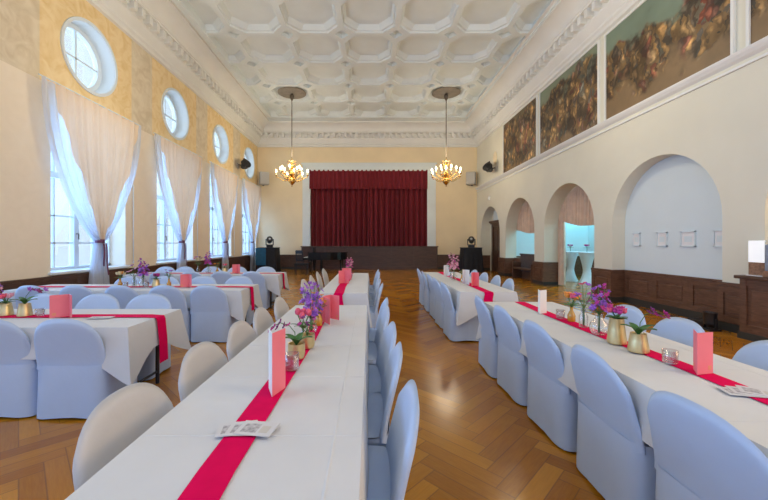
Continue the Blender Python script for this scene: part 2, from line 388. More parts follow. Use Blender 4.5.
# ------------------------------------------------------------------ coffered ceiling
def build_ceiling():
    p = 1.65; py = 1.73; a = .27; mb = MB(); xin = 4.95; cx0 = -.02; yin = 17.57
    hw = p / 2
    def oct(r, c):   # octagon with half width r and corner cut c
        return [(r, -r + c), (r, r - c), (r - c, r), (-r + c, r), (-r, r - c), (-r, -r + c), (-r + c, -r), (r - c, -r)]
    rings = [(hw, a, 0), (hw - .075, a + .06, 0), (hw - .085, a + .062, .05), (hw - .12, a + .075, .06), (hw - .18, a + .09, .20), (hw - .20, a + .095, .205)]
    ny = int((yin - YF) / py) + 1; ky = py / p
    bm = bmesh.new()
    for iy in range(ny):
        for ix in range(-3, 4):
            cx = cx0 + ix * p; cy = yin - py / 2 - iy * py
            L = []
            for (r, c, z) in rings: L.append([bm.verts.new((cx + x, cy + y * ky, ZC + z)) for x, y in oct(r, c)])
            for A, B in zip(L, L[1:]):
                for k in range(8): bm.faces.new((A[k], A[(k + 1) % 8], B[(k + 1) % 8], B[k]))
            bm.faces.new(L[-1])
            # the small lozenge between four octagons (a quarter in each corner of the cell)
            for sx in (-1, 1):
                for sy in (-1, 1):
                    def q(d, z): return [bm.verts.new((cx + sx * x, cy + sy * y * ky, ZC + z)) for x, y in ((hw - d, hw), (hw, hw - d))]
                    q0, q1, q2 = q(a, 0), q(a - .07, 0), q(a - .09, .12)
                    cnr = bm.verts.new((cx + sx * hw, cy + sy * hw * ky, ZC + .12))
                    bm.faces.new((q0[0], q0[1], q1[1], q1[0])); bm.faces.new((q1[0], q1[1], q2[1], q2[0])); bm.faces.new((q2[0], q2[1], cnr))
    for co, no in (((cx0 + xin, 0, 0), (1, 0, 0)), ((cx0 - xin, 0, 0), (-1, 0, 0))):
        bmesh.ops.bisect_plane(bm, geom=bm.verts[:] + bm.edges[:] + bm.faces[:], plane_co=co, plane_no=no, clear_outer=True)
    bmesh.ops.remove_doubles(bm, verts=bm.verts[:], dist=.0005)
    bmesh.ops.recalc_face_normals(bm, faces=bm.faces[:])
    mb.bm(bm)
    mb.box(XL - .6, XR + .6, YF - .4, YB + .4, ZC + .3, ZC + .4)
    # raised border round the coffered field
    mb.box(cx0 - xin - .12, cx0 - xin + .06, YF, yin + .06, ZC - .06, ZC + .3)
    mb.box(cx0 + xin - .06, cx0 + xin + .12, YF, yin + .06, ZC - .06, ZC + .3)
    mb.box(cx0 - xin - .12, cx0 + xin + .12, yin - .06, yin + .1, ZC - .06, ZC + .3); mb.box(cx0 - xin - .3, cx0 + xin + .3, yin + .1, YB - .8, ZC - .03, ZC + .3)
    struct(mb.build('ceiling', M['plaster']))
    # cornice: cove profile swept along walls, with a row of blocks
    prof = [(0, ZCORN - .02), (.07, ZCORN), (.07, ZCORN + .08), (.12, ZCORN + .12), (.12, ZCORN + .18), (.20, ZCORN + .30), (.25, ZCORN + .38), (.25, ZCORN + .64), (.44, ZCORN + .64), (.44, ZCORN + .69), (.47, ZCORN + .71)]
    for k in range(9):
        t = k / 8 * PI / 2; prof.append((.47 + .38 * (1 - math.cos(t)), ZCORN + .72 + (ZC - .10 - ZCORN - .72) * math.sin(t)))
    prof += [(.90, ZC - .10), (.90, ZC - .02), (1.06, ZC - .02)]
    yN = YF
    def run(name, f, blocks):
        mb = MB()
        mb.grid(len(prof), 2, lambda u, v: f(prof[min(len(prof) - 1, round(u * (len(prof) - 1)))], v))
        for b in blocks: mb.box(*b)
        struct(mb.build(name, M['cornice'], auto=.5))
    zb0, zb1 = ZCORN + .43, ZCORN + .635
    ys = [yN + .2 + .30 * k for k in range(79)]
    ys = [y for y in ys if y < YB - .45]
    run('trim_1', lambda p_, v: (XL + p_[0], yN + (YB - p_[0] - yN) * v, p_[1]), [(XL + .24, XL + .42, y, y + .13, zb0, zb1) for y in ys])
    run('trim_2', lambda p_, v: (XR - p_[0], YB - p_[0] + (yN - YB + p_[0]) * v, p_[1]), [(XR - .42, XR - .24, y, y + .13, zb0, zb1) for y in ys])
    xs = [XL + .5 + .30 * k for k in range(37)]
    run('trim_3', lambda p_, v: (XL + p_[0] + (XR - XL - 2 * p_[0]) * v, YB - p_[0], p_[1]), [(x, x + .13, YB - .42, YB - .24, zb0, zb1) for x in xs])
build_ceiling()

# ------------------------------------------------------------------ window wall
def rect(a0, a1, b0, b1): return [(a0, b0), (a1, b0), (a1, b1), (a0, b1)]
def circ(a, b, r, n=40): return [(a + r * math.cos(2 * PI * k / n), b + r * math.sin(2 * PI * k / n)) for k in range(n)]
RW_Z, RW_R = 5.43, .72
WW, WZ0, WZ1 = 1.02, .86, 4.25
holes = []
for y in WIN_Y: holes += [rect(y - WW, y + WW, WZ0, WZ1), circ(y - .05, RW_Z, RW_R)]
struct(shape2d(rect(YF, YB, 0, ZC + .3), holes, -.5, XL).build('wall_left', M['lwall']))

def make_window(k, y):
    xg = XL - .42
    fr = MB(); t = .06
    fr.box(xg - .04, xg + .05, y - WW, y - WW + t, WZ0, WZ1); fr.box(xg - .04, xg + .05, y + WW - t, y + WW, WZ0, WZ1)
    fr.box(xg - .04, xg + .05, y - WW, y + WW, WZ0, WZ0 + t); fr.box(xg - .04, xg + .05, y - WW, y + WW, WZ1 - t, WZ1)
    fr.box(xg - .05, xg + .06, y - .06, y + .06, WZ0, WZ1)
    fr.box(xg - .05, xg + .06, y - WW, y + WW, 2.75, 2.87)
    for s in (-1, 1):
        fr.box(xg - .02, xg + .03, y + s * WW / 2 - .016, y + s * WW / 2 + .016, WZ0, WZ1)
    for z in (1.42, 1.98, 3.3, 3.78):
        fr.box(xg - .02, xg + .03, y - WW, y + WW, z - .016, z + .016)
    f = struct(fr.build('window_%d' % k, M['wframe']))
    MB().box(xg - .008, xg, y - WW + .02, y + WW - .02, WZ0 + .02, WZ1 - .02).build('pane', M['glass'], f)
    MB().bbox(XL - .42, XL + .10, y - WW - .06, y + WW + .06, WZ0 - .05, WZ0 + .002, .012).build('sill', M['wframe'], f)
    hb = MB()
    hb.tube([(xg + .06, y + .0, 1.62), (xg + .11, y, 1.62), (xg + .11, y, 1.5)], .012)
    hb.build('handle', M['steel'], f)
def make_round(k, y):
    xg = XL - .36; mb = MB(); n = 40
    yc = y - .05
    def ring(r0, r1, x0, x1):
        vs = []; fs = []
        for i in range(n):
            a = 2 * PI * i / n; c, s_ = math.cos(a), math.sin(a)
            vs += [(x0, yc + r0 * c, RW_Z + r0 * s_), (x1, yc + r0 * c, RW_Z + r0 * s_), (x1, yc + r1 * c, RW_Z + r1 * s_), (x0, yc + r1 * c, RW_Z + r1 * s_)]
        for i in range(n):
            j = (i + 1) % n
            for q in range(4): fs.append((i * 4 + q, i * 4 + (q + 1) % 4, j * 4 + (q + 1) % 4, j * 4 + q))
        mb.add(vs, fs)
    ring(RW_R - .13, RW_R - .0, xg - .05, xg + .06)
    ring(RW_R - .012, RW_R + .05, XL - .01, XL + .03)
    ring(RW_R - .02, RW_R + .0, xg, XL + .0)          # white plastered reveal
    mb.box(xg - .02, xg + .03, yc - RW_R + .05, yc + RW_R - .05, RW_Z - .02, RW_Z + .02)
    mb.box(xg - .02, xg + .03, yc - .02, yc + .02, RW_Z - RW_R + .05, RW_Z + RW_R - .05)
    f = struct(mb.build('window_%d' % k, M['wframe'], auto=.6))
    MB().lathe([(RW_R - .06, 0), (RW_R - .06, .006)], n=40).build('pane', M['glass'], f)
    pn = f.children[0]; pn.rotation_euler = (0, PI / 2, 0); pn.location = (xg - .01, yc, RW_Z)
for k, y in enumerate(WIN_Y):
    make_window(k + 1, y); make_round(k + 8, y)

# wainscot under the windows, dark sill ledge
wb = MB()
for y0 in [YF + .3 * k for k in range(0)]: pass
wb.box(XL, XL + .045, YF, YB, .12, .74)
wb.box(XL, XL + .075, YF, YB, .74, .79)
yy = YF + .2
while yy < YB - .8:
    wb.box(XL + .04, XL + .06, yy, yy + .09, .14, .73); wb.box(XL + .04, XL + .058, yy, yy + .8, .145, .22); wb.box(XL + .04, XL + .058, yy, yy + .8, .66, .735); yy += .8
struct(wb.build('trim_4', M['wains']))
struct(MB().box(XL, XL + .06, YF, YB, 0, .12).build('baseboard_left', M['base']))

# ------------------------------------------------------------------ sheer curtains
def curtain(y, label, seed):
    rnd = random.Random(seed)
    xw = XL + .16; zt, ztie, HW = 4.42, 1.46, 1.36
    t = thing('sheer_curtain', label, 'curtain', (xw, y, 0), 0, 'tied-back window curtains')
    ph = rnd.uniform(0, 6)
    def hw(z):
        if z >= ztie:
            q = (z - ztie) / (zt - ztie); return .075 + (HW - .075) * math.sin(PI / 2 * q ** .8)
        q = (ztie - z) / ztie; return .075 + .17 * (1 - (1 - q) ** 2.2)
    def pos(u, z, dx=0):
        q = max(0, (z - ztie) / (zt - ztie)); w = hw(z)
        n = 13
        amp = .035 + .02 * (1 - q)
        x = amp * math.sin(2 * PI * n * u + ph + 2.2 * math.sin(3 * u + q)) + .02 * math.sin(2 * PI * 31 * u + ph)
        sag = 0
        if z > ztie: sag = -.06 * math.sin(PI * u) * q * 0
        return (x + dx + .02, (u * 2 - 1) * w, z + sag + (.025 * abs(math.sin(2 * PI * 3.5 * u)) * -1 if q > .999 else 0))
    NZ = 46
    def b0(z):
        q = max(0, (z - ztie) / (zt - ztie)); return .07 + .30 * (1 - q) ** .9
    def b1(z):
        q = max(0, (z - ztie) / (zt - ztie)); return 1 - (.03 + .22 * (1 - q) ** 1.2)
    zl = lambda v: ztie + (zt - ztie) * v
    MB().grid(90, NZ, lambda u, v: pos(b0(zl(v)) + (b1(zl(v)) - b0(zl(v))) * u, zl(v))).build('drape', M['peach'], t, True)['label'] = 'middle of the drape, tinted by warm room light'
    MB().grid(34, NZ, lambda u, v: pos(b0(zl(v)) * u, zl(v))).build('sheer_edge', M['sheer'], t, True)['label'] = 'white sheer edge'
    MB().grid(30, NZ, lambda u, v: pos(b1(zl(v)) + (1 - b1(zl(v))) * u, zl(v))).build('sheer_edge', M['sheer'], t, True)['label'] = 'white sheer edge'
    MB().grid(90, 20, lambda u, v: pos(u, .02 + (ztie - .02) * v)).build('tail', M['sheer'], t, True)['label'] = 'white tail hanging below the tie'
    tb = MB()
    tb.grid(24, 5, lambda u, v: (.02 + .085 * math.cos(2 * PI * u), .1 * math.sin(2 * PI * u), ztie - .04 + .08 * v), True)
    for s in (0, 1):
        tb.grid(4, 9, lambda u, v, s=s: (.10 + .012 * math.sin(5 * v + s), .01 + s * .06 + (u - .5) * .05 + .09 * v * (s * .8 + .2), ztie - .05 - (.5 + .2 * s) * v))
    tb.build('tie_back', M['ribbon'], t, True)['label'] = 'plum ribbon tie'
    MB().tube([(0, -1.39, 4.43), (0, 1.39, 4.43)], .014).build('rod', M['wframe'], t)
    return t
cl = ['tied sheer curtain on the window nearest the camera', 'tied sheer curtain on the second window from the camera', 'tied sheer curtain on the third window, before the wall spotlight', 'tied sheer curtain on the last window beside the stage wall']
for k in range(4): curtain(WIN_Y[k + 3] - .04, cl[k], k)
for k in range(4):
    y = WIN_Y[k + 3] + 1.24
    tag(MB().tube([(XL + .05, y, .95), (XL + .05, y, 2.9)], .013, 6).ball((XL + .05, y, .93), .025, 8, 6).build('pull_cord', M['wframe'], None, True),
        'thin white pull cord on the wall pier after the ' + ['first', 'second', 'third', 'fourth'][k] + ' curtain', 'cord', 'pull cords by the windows')

# ------------------------------------------------------------------ stage wall
SX0, SX1, SZ0, SZ1 = -3.2, 3.12, 1.12, 5.32
def wallY(outer, holes, y, depth):
    mb = shape2d(outer, holes, depth, 0)
    mb.v = [(b, y + a, c) for a, b, c in mb.v]; return mb
struct(wallY(rect(XL - .1, XR + .1, 0, ZC + .3), [rect(SX0, SX1, SZ0, SZ1)], YB, 1.2).build('wall_back', M['bwall']))
fb = MB()
fb.box(SX0 - .42, SX0, YB - .05, YB + .1, SZ0, SZ1 + .36); fb.box(SX1, SX1 + .46, YB - .05, YB + .1, SZ0, SZ1 + .36)
fb.box(SX0, SX1, YB - .05, YB + .1, SZ1, SZ1 + .36)
fb.box(SX0 - .48, SX1 + .52, YB - .09, YB, SZ1 + .36, SZ1 + .43)
struct(fb.build('trim_5', M['plaster']))
# stage apron
sb = MB(); y1 = YB - .32
sb.box(SX0 - .42, SX1 + .5, y1, YB - .002, 0, 1.20)
sb.bbox(SX0 - .46, SX1 + .54, y1 - .05, YB - .002, 1.20, 1.25, .01)
sb.box(SX0 - .42, SX1 + .5, y1 - .02, y1, .0, .16)
for k in range(7):
    x = SX0 - .42 + k * (SX1 - SX0 + .86) / 6
    sb.box(x, x + .06, y1 - .02, y1, .16, 1.20)
for z in (.5, .88): sb.box(SX0 - .42, SX1 + .5, y1 - .012, y1, z, z + .025)
st = thing('stage_platform', 'dark wood panelled stage front under the red curtain', 'stage', (0, 0, 0))
sb.build('apron', M['stage'], st)
# curtain
rc = thing('stage_curtain', 'closed dark red velvet stage curtain with short top valance', 'stage curtain', (0, YB + .12, 0))
def redpanel(x0, x1, z0, z1, y, n, amp, ph):
    return MB().grid(n * 10 + 1, 8, lambda u, v: (x0 + (x1 - x0) * u, y + amp * (math.sin(2 * PI * n * u + ph + .9 * math.sin(4 * PI * u)) + .35 * math.sin(2 * PI * n * 2.3 * u)) * (1 - .35 * v), z0 + (z1 - z0) * v))
redpanel(SX0 - .1, .02, SZ0 + .03, SZ1 - .2, .08, 12, .15, 0).build('curtain_half', M['redv'], rc, True)
redpanel(-.04, SX1 + .1, SZ0 + .03, SZ1 - .2, .03, 12, .15, 1).build('curtain_half', M['redv'], rc, True)
redpanel(SX0 - .1, SX1 + .1, SZ1 - .98, SZ1 + .05, -.16, 26, .05, 2).build('valance', M['redv'], rc, True)
# back wall wainscot
wb = MB()
for x0, x1 in ((XL, SX0 - .42), (SX1 + .5, XR)):
    wb.box(x0, x1, YB - .045, YB, .12, .74); wb.box(x0, x1, YB - .075, YB, .74, .79)
    n = max(1, round((x1 - x0) / .8)); w = (x1 - x0) / n
    for k in range(n):
        for a, b, c, d, e in ((0, .09, .14, .73, .060), (0, w, .145, .22, .058), (0, w, .66, .735, .058)): wb.box(x0 + k * w + a, x0 + k * w + b, YB - e, YB - .04, c, d)
struct(wb.build('trim_6', M['wains']))
bb = MB(); bb.box(XL, SX0 - .42, YB - .06, YB, 0, .12); bb.box(SX1 + .5, XR, YB - .06, YB, 0, .12)
struct(bb.build('baseboard_back', M['base']))

# rear wall behind the camera
struct(MB().box(XL - .5, XR + .5, YF - .2, YF, 0, ZC + .4).build('wall_front', M['rwall']))

# ------------------------------------------------------------------ arcade wall
def arch_pts(yc, r=ARC_R, s=ARC_S, n=24):
    return [(yc + r * math.cos(PI * k / n), s + r * math.sin(PI * k / n)) for k in range(n + 1)]   # from +y to -y
outer = [(YF, ZC + .3), (YB, ZC + .3), (YB, 0)]
for yc in ARC_Y: outer += [(yc + ARC_R, 0)] + arch_pts(yc) + [(yc - ARC_R, 0)]
outer += [(YF, 0)]
WD = .46
struct(shape2d(outer, [], WD, XR).build('wall_right', M['rwall']))
# closures behind the arches
nb = MB()
nb.box(XR + .30, XR + .34, 7.1 - ARC_R - .05, 7.1 + ARC_R + .05, 0, 3.4)
struct(nb.build('wall_niche', M['niche']))
nb = MB()
nb.box(XR + WD, XR + WD + .1, 2.2, 5.6, 0, 3.4)
nb.box(XR + WD, XR + WD + .1, 15.3, YB, 0, 3.4)
struct(nb.build('wall_arcade', M['rwall']))
# side room seen through the arches
sr = MB()
sr.box(9.6, 9.7, 8.5, 15.6, 0, 3.9); sr.box(XR + WD, 9.7, 15.4, 15.5, 0, 3.9); sr.box(XR + WD, 9.7, 8.6, 8.7, 0, 3.9)
struct(sr.build('wall_side_room', M['plaster']))
struct(MB().box(9.55, 9.6, 8.7, 15.4, 0, .85).box(XR + WD, 9.6, 15.35, 15.4, 0, .85).build('trim_9', M['wainsr']))
struct(MB().box(XR + WD, 9.7, 8.6, 15.5, 3.6, 3.7).build('ceiling_side_room', M['plaster']))

# ledge under the murals and white battens
ZM0, ZM1 = 4.42, 6.50
lb = MB()
lb.grid(5, 2, lambda u, v: (XR - (0, .05, .09, .11, .0)[round(u * 4)], YF + (YB - YF) * v, (ZM0 - .16, ZM0 - .12, ZM0 - .07, ZM0 - .03, ZM0 - .025)[round(u * 4)]))
lb.box(XR - .10, XR, YF, YB, ZM0 - .05, ZM0 - .02)
lb.box(XR - .03, XR, YF, YB, ZM0 - .26, ZM0 - .22)
struct(lb.build('trim_7', M['cornice']))
murals = [(12.18, 15.18), (8.90, 11.92), (5.62, 8.60), (2.30, 5.34)]
mlab = ['brown battle scene painting nearest the stage, the smallest looking', 'crowded brown painting between two white battens, second from the stage', 'large painted crowd above the niche, with dark green sky', 'painting above the bar counter, cut off by the picture edge']
sett = [(1, (.16, .13, .07), .98), (2.3, (.20, .24, .16), .82), (4.1, (.19, .25, .18), .70), (5.4, (.18, .22, .17), .8)]
for (a, b), lab, (sd, skyc, sl) in zip(murals, mlab, sett):
    t = thing('mural_painting', lab, 'painting', (XR, (a + b) / 2, ZM0), 0, 'paintings above the arches')
    w = (b - a) / 2; h = ZM1 - ZM0
    cv = MB().add([(-.02, w, 0), (-.02, -w, 0), (-.02, -w, h), (-.02, w, h)], [(0, 1, 2, 3)]).build('canvas', mural_mat('mural_%d' % int(sd * 10), sd, skyc, skyline=sl, gl=.2 if sd < 3 else 0), t)
    uvl = cv.data.uv_layers.new(name='plank')
    for li, uvv in zip(cv.data.polygons[0].loop_indices, ((0, 0), (1.4, 0), (1.4, 1), (0, 1))): uvl.data[li].uv = uvv
    f = MB()
    for y0, y1_, z0, z1 in ((-w - .05, -w, -.05, h + .05), (w, w + .05, -.05, h + .05), (-w, w, -.05, 0), (-w, w, h, h + .05)): f.box(-.045, 0, y0, y1_, z0, z1)
    f.build('frame', M['cornice'], t)

# wainscot of piers, jambs and niche
def wains_run(mb, x, y0, y1_, h=.78):       # panelled face looking to -x
    mb.box(x - .035, x, y0, y1_, .12, h - .05); mb.box(x - .06, x, y0 - .01, y1_ + .01, h - .05, h)
    n = max(1, round((y1_ - y0) / .85)); w = (y1_ - y0) / n
    for k in range(n):
        a = y0 + k * w
        mb.box(x - .055, x - .03, a + .001, a + .1, .14, h - .055); mb.box(x - .055, x - .03, a + w - .1, a + w - .001, .14, h - .055)
        mb.box(x - .053, x - .03, a + .002, a + w - .002, .145, .25); mb.box(x - .053, x - .03, a + .002, a + w - .002, h - .16, h - .056)
        mb.bbox(x - .048, x - .03, a + .145, a + w - .145, .30, h - .21, .012)
wm = MB(); bm_ = MB()
edges = [(yc - ARC_R, yc + ARC_R) for yc in sorted(ARC_Y)]
piers = [(edges[i][1], edges[i + 1][0]) for i in range(4)] + [(edges[4][1], YB)]
for a, b in piers:
    wains_run(wm, XR, a - .03, b + .03); bm_.box(XR - .05, XR, a - .03, b + .03, 0, .13)
for yc in ARC_Y[:4]:
    for s in (-1, 1):                                             # jambs
        y = yc + s * ARC_R
        x1 = XR + (.30 if yc == 7.1 else WD)
        wm.box(XR - .03, x1, min(y, y - s * .035), max(y, y - s * .035), .12, .78)
        wm.box(XR - .05, x1, min(y, y - s * .06), max(y, y - s * .06), .73, .78)
        bm_.box(XR - .04, x1, min(y, y - s * .045), max(y, y - s * .045), 0, .13)
wains_run(wm, XR + .30, 7.1 - ARC_R + .06, 7.1 + ARC_R - .06); bm_.box(XR + .24, XR + .30, 7.1 - ARC_R, 7.1 + ARC_R, 0, .15)
wains_run(wm, XR + WD, 15.75, 16.3); 
wm.box(XR + .36, XR + WD, 13.7 - ARC_R, 13.7 + ARC_R, 0, .80)       # parapet under the second arch
struct(wm.build('trim_8', M['wainsr'])); struct(bm_.build('baseboard_right', M['base']))

# small frames in the niche
flab = ['smallest pale frame in the niche, nearest the side room', 'pale frame in the niche, second from the side room', 'widest pale square frame in the niche', 'pale frame in the niche nearest the bar counter']
for (y, w), lab in zip(((8.03, .22), (7.33, .26), (6.73, .32), (6.12, .22)), flab):
    t = thing('picture_frame', lab, 'picture', (XR + .30, y, 1.5), 0, 'small frames in the niche')
    f = MB()
    for a, b, c, d in ((-w / 2, -w / 2 + .02, -.15, .15), (w / 2 - .02, w / 2, -.15, .15), (-w / 2, w / 2, -.15, -.13), (-w / 2, w / 2, .13, .15)): f.box(-.03, 0, a, b, c, d)
    f.build('frame', M['niche'], t)
    MB().box(-.012, -.004, -w / 2 + .02, w / 2 - .02, -.13, .13).build('print', M['white'], t)
    MB().box(-.014, -.012, -w / 4, w / 4, -.06, .05).build('motif', M['niche'], t)

# door in the last arch
xd = XR + WD - .01
d = MB()
d.box(xd - .10, xd, 16.25, 16.43, 0, 2.3); d.box(xd - .10, xd, 17.57, 17.75, 0, 2.3); d.box(xd - .10, xd, 16.25, 17.75, 2.22, 2.42)
d.bbox(xd - .2, xd, 16.12, 17.88, 2.42, 2.52, .02); d.bbox(xd - .15, xd, 16.2, 17.8, 2.36, 2.42, .01)
dr = struct(d.build('door_1', M['wains']))
lf = MB(); lf.box(xd - .05, xd - .01, 16.43, 17.57, .01, 2.22)
for y0 in (16.53, 17.05):
    for z0, z1 in ((.2, .9), (1.05, 2.05)): lf.bbox(xd - .065, xd - .04, y0, y0 + .42, z0, z1, .01)
lf.build('door_leaf', M['stage'], dr)
h = MB(); h.tube([(xd - .05, 16.55, 1.05), (xd - .11, 16.55, 1.05), (xd - .11, 16.68, 1.05)], .012); h.build('door_handle', M['brass'], dr)
fl = MB()
for k in range(-2, 3): fl.box(xd - .03, xd, 17.0 + k * .32 - .02, 17.0 + k * .32 + .02, 2.52, 3.1)
fl.box(xd - .03, xd, 16.2, 17.8, 2.78, 2.82)
fw = struct(fl.build('window_15', M['wframe']))
MB().box(xd - .02, xd - .012, 16.3, 17.7, 2.52, 3.05).build('pane', M['niche'], fw)

# peach drapes behind the second and third arches
def arch_drape(yc, full, lab):
    x = XR + WD + .08
    t = thing('arch_drape', lab, 'drape', (x, yc, 0), 0, 'peach drapes in the arches')
    top = 3.32; bot = 1.94 if full else 1.98
    def hang(a, b, z0f, n):
        return MB().grid(n * 8, 14, lambda u, v: (.09 * math.sin(2 * PI * n * u) * (1 - .3 * v) + .02 * math.sin(2 * PI * 2.7 * n * u), a + (b - a) * u, z0f(u) + (top - z0f(u)) * v))
    hang(-1.42, 1.42, lambda u: bot + .08 * math.cos(PI * 2 * u) + (.14 * u if full else -.1), 17).build('valance', M['bpeach'], t, True)
    if full:
        hang(1.10, 1.42, lambda u: .03, 4).build('side_panel', M['bpeach'], t, True)
    MB().tube([(-.0, -1.45, top), (0, 1.45, top)], .02).build('rod', M['brass'], t)
arch_drape(10.4, True, 'peach drape framing the open archway with two cocktail tables')
arch_drape(13.7, False, 'short peach drape in the arch above the dark bench')

# tall cocktail tables in the side room
ck = None
for (x, y, lab) in ((7.44, 13.0, 'white stretch-covered cocktail table nearest the drape edge in archway'), (7.62, 12.3, 'white stretch-covered cocktail table on the bar side of archway')):
    loc = (x, y, 0)
    if ck is None:
        ck = thing('cocktail_table', lab, 'table', loc, 0, 'cocktail tables in the side room')
        n = 32
        def ckf(u, v):
            a = 2 * PI * u; z = 1.08 * v
            waist = .125 + .145 * abs(v - .42) ** 1.4 / .58 ** 1.4 if v > .42 else .125 + .135 * ((.42 - v) / .42) ** 1.6
            r = waist * (1 + (.14 * math.cos(4 * a)) * max(0, 1 - v * 2.2) ** 1.2)
            return (r * math.cos(a), r * math.sin(a), .01 + z)
        MB().grid(n, 24, ckf, True).build('stretch_cover', M['stretch'], ck, True)
        MB().lathe([(.265, 0), (.28, .008), (.28, .022), (.265, .03)], (0, 0, 1.075), 32).build('tabletop', M['stretch'], ck)
    else: dup(ck, loc, .4, lab)

# ------------------------------------------------------------------ bench in the second arch
b = thing('wooden_bench', 'dark high-backed bench standing in the second archway', 'bench', (XR + .16, 13.35, 0))
m_ = MB(); m_.bbox(.12, .18, -.85, .85, .30, .98, .015); m_.bbox(.10, .2, -.88, .88, .94, 1.0, .012)
m_.build('backrest', M['sage'], b)
MB().bbox(-.22, .16, -.85, .85, .40, .46, .015).build('seat', M['wains'], b)
for s in (-1, 1):
    MB().bbox(-.22, .17, s * .82 - .03, s * .82 + .03, 0, .66, .012).build('side_panel', M['wains'], b)

# ------------------------------------------------------------------ bar counter and things on it
bc = thing('bar_counter', 'dark wood panelled bar counter by the picture edge', 'counter', (5.53, 3.9, 0))
m_ = MB(); m_.box(.04, .22, -1.5, 1.36, .08, .89)
for k in range(4):
    y0 = -1.5 + k * .715
    for a, b_, c, d_, e in ((.001, .09, .1, .889, .015), (.625, .714, .1, .889, .015), (.002, .713, .101, .22, .018), (.002, .713, .79, .888, .018)): m_.box(e, .045, y0 + a, y0 + b_, c, d_)
    m_.bbox(.022, .045, y0 + .15, y0 + .565, .28, .73, .008)
m_.build('body', M['wainsr'], bc)
MB().bbox(-.04, .23, -1.55, 1.40, .89, .94, .012).build('worktop', M['wains'], bc)
MB().box(.0, .22, -1.52, 1.38, 0, .1).build('plinth', M['base'], bc)
ls = thing('display_panel', 'upright glowing white display panel standing on the bar counter', 'sign', (5.62, 5.08, .94))
MB().bbox(-.018, .018, -.11, .11, 0, .52, .006).build('acrylic_block', M['clear'], ls)
MB().box(-.022, -.018, -.105, .105, .2, .515).build('lit_face', M['light'], ls)
MB().box(-.022, -.018, -.105, .105, .01, .2).build('brown_print', M['tan'], ls)
MB().bbox(-.05, .05, -.12, .12, 0, .012, .004).build('foot', M['white'], ls)
t = thing('drink_dispenser', 'slate grey box with brown base on the bar counter', 'box', (5.63, 4.80, .94))
MB().bbox(-.08, .09, -.14, .14, .08, .46, .02).build('body', M['slate'], t); MB().bbox(-.1, .1, -.15, .15, 0, .09, .015).build('base', M['tan'], t)

# floor uplight beside the niche
t = thing('floor_uplight', 'small black floor spotlight at the foot of the niche panelling', 'spotlight', (5.55, 5.72, 0))
MB().bbox(-.1, .1, -.1, .1, 0, .03, .008).build('base', M['black'], t)
for s in (-1, 1): MB().box(-.02, .02, s * .1 - .008, s * .1 + .008, .02, .2).build('yoke', M['black'], t)
MB().lathe([(.06, -.11), (.085, -.08), (.09, .09), (.095, .1), (.08, .1), (.075, .085)], (0, 0, .19), 20).build('can', M['black'], t, auto=.6)
t = thing('power_box', 'low dark power box on floor along niche skirting', 'box', (5.75, 6.05, 0))
MB().bbox(-.1, .1, -.2, .2, 0, .09, .01).build('case', M['black'], t); MB().tube([(0, .2, .03), (.1, .5, .012), (.05, 1.1, .012), (.15, 1.8, .012)], .009).build('cable', M['black'], t)

# ------------------------------------------------------------------ chandeliers
def make_chandelier():
    t = thing('chandelier', 'x', 'chandelier', (0, 0, 0), 0, 'brass chandeliers')
    MB().lathe([(.02, -.02), (.5, -.012), (.58, .0), (.60, .012), (.60, .02)], (0, 0, ZC + .06), 40).build('ceiling_plate', M['plate'], t, auto=.5)
    zc = 4.27
    MB().lathe([(.02, -.30), (.07, -.2), (.1, -.1), (.03, 0)], (0, 0, ZC + .04), 16).tube([(0, 0, ZC - .2), (0, 0, zc + .8)], .018).build('rod', M['iron'], t, True)
    MB().lathe([(.004, -.46), (.02, -.44), (.012, -.40), (.05, -.36), (.13, -.27), (.16, -.2), (.13, -.13), (.06, -.08), (.05, -.02), (.10, .04), (.12, .1), (.07, .18), (.035, .26), (.05, .32), (.10, .38), (.06, .44), (.03, .5), (.07, .56), (.05, .62), (.02, .68), (.018, .82)], (0, 0, zc), 24).build('column', M['brass'], t, True)
    # crown of scrolls near the top
    cr = MB()
    for k in range(6):
        a = 2 * PI * k / 6; c, s = math.cos(a), math.sin(a)
        cr.tube([(c * r, s * r, zc + z) for r, z in ((.03, .5), (.1, .46), (.17, .52), (.19, .6), (.15, .64), (.12, .6))], .011, 6)
    cr.build('crown', M['brass'], t, True)
    for tier, (n, R, z0, off) in enumerate(((6, .67, .0, 0), (6, .42, .13, PI / 6))):
        for k in range(n):
            a = 2 * PI * k / n + off; c, s = math.cos(a), math.sin(a)
            pr = [(.06, -.02), (.16, -.16), (.3, -.21), (.45, -.17), (.6, -.08), (.7, -.06), (.74, .02)]
            pr = [(r * R / .74, z + z0) for r, z in pr]
            am = MB().tube([(c * r, s * r, zc + z) for r, z in pr], .014, 6)
            am.tube([(c * r, s * r, zc + z + z0) for r, z in ((.2 * R / .74, -.17), (.26, -.08), (.33 * R / .74, -.1), (.3 * R / .74, -.18))], .008, 5)
            a_o = am.build('arm', M['brass'], t, True)
            MB().lathe([(.012, -.02), (.05, .0), (.06, .02), (.02, .025), (.02, .03)], (c * R, s * R, zc + z0 + .02), 12).build('drip_pan', M['brass'], a_o, True)
            MB().lathe([(.02, 0), (.02, .12)], (c * R, s * R, zc + z0 + .045), 10).build('candle', M['candle'], a_o)
            MB().lathe([(.012, 0), (.030, .03), (.028, .06), (.012, .1), (.002, .13)], (c * R, s * R, zc + z0 + .165), 10).build('bulb', M['bulb'], a_o, True)
    return t
CH = [(-3.31, 14.97), (3.27, 14.97)]
c0 = make_chandelier(); c0.location = (CH[0][0], CH[0][1], 0)
c0['label'] = 'brass candle chandelier hanging on the window side of the stage'
dup(c0, (CH[1][0], CH[1][1], 0), .3, 'brass candle chandelier hanging on the arcade side of the stage')

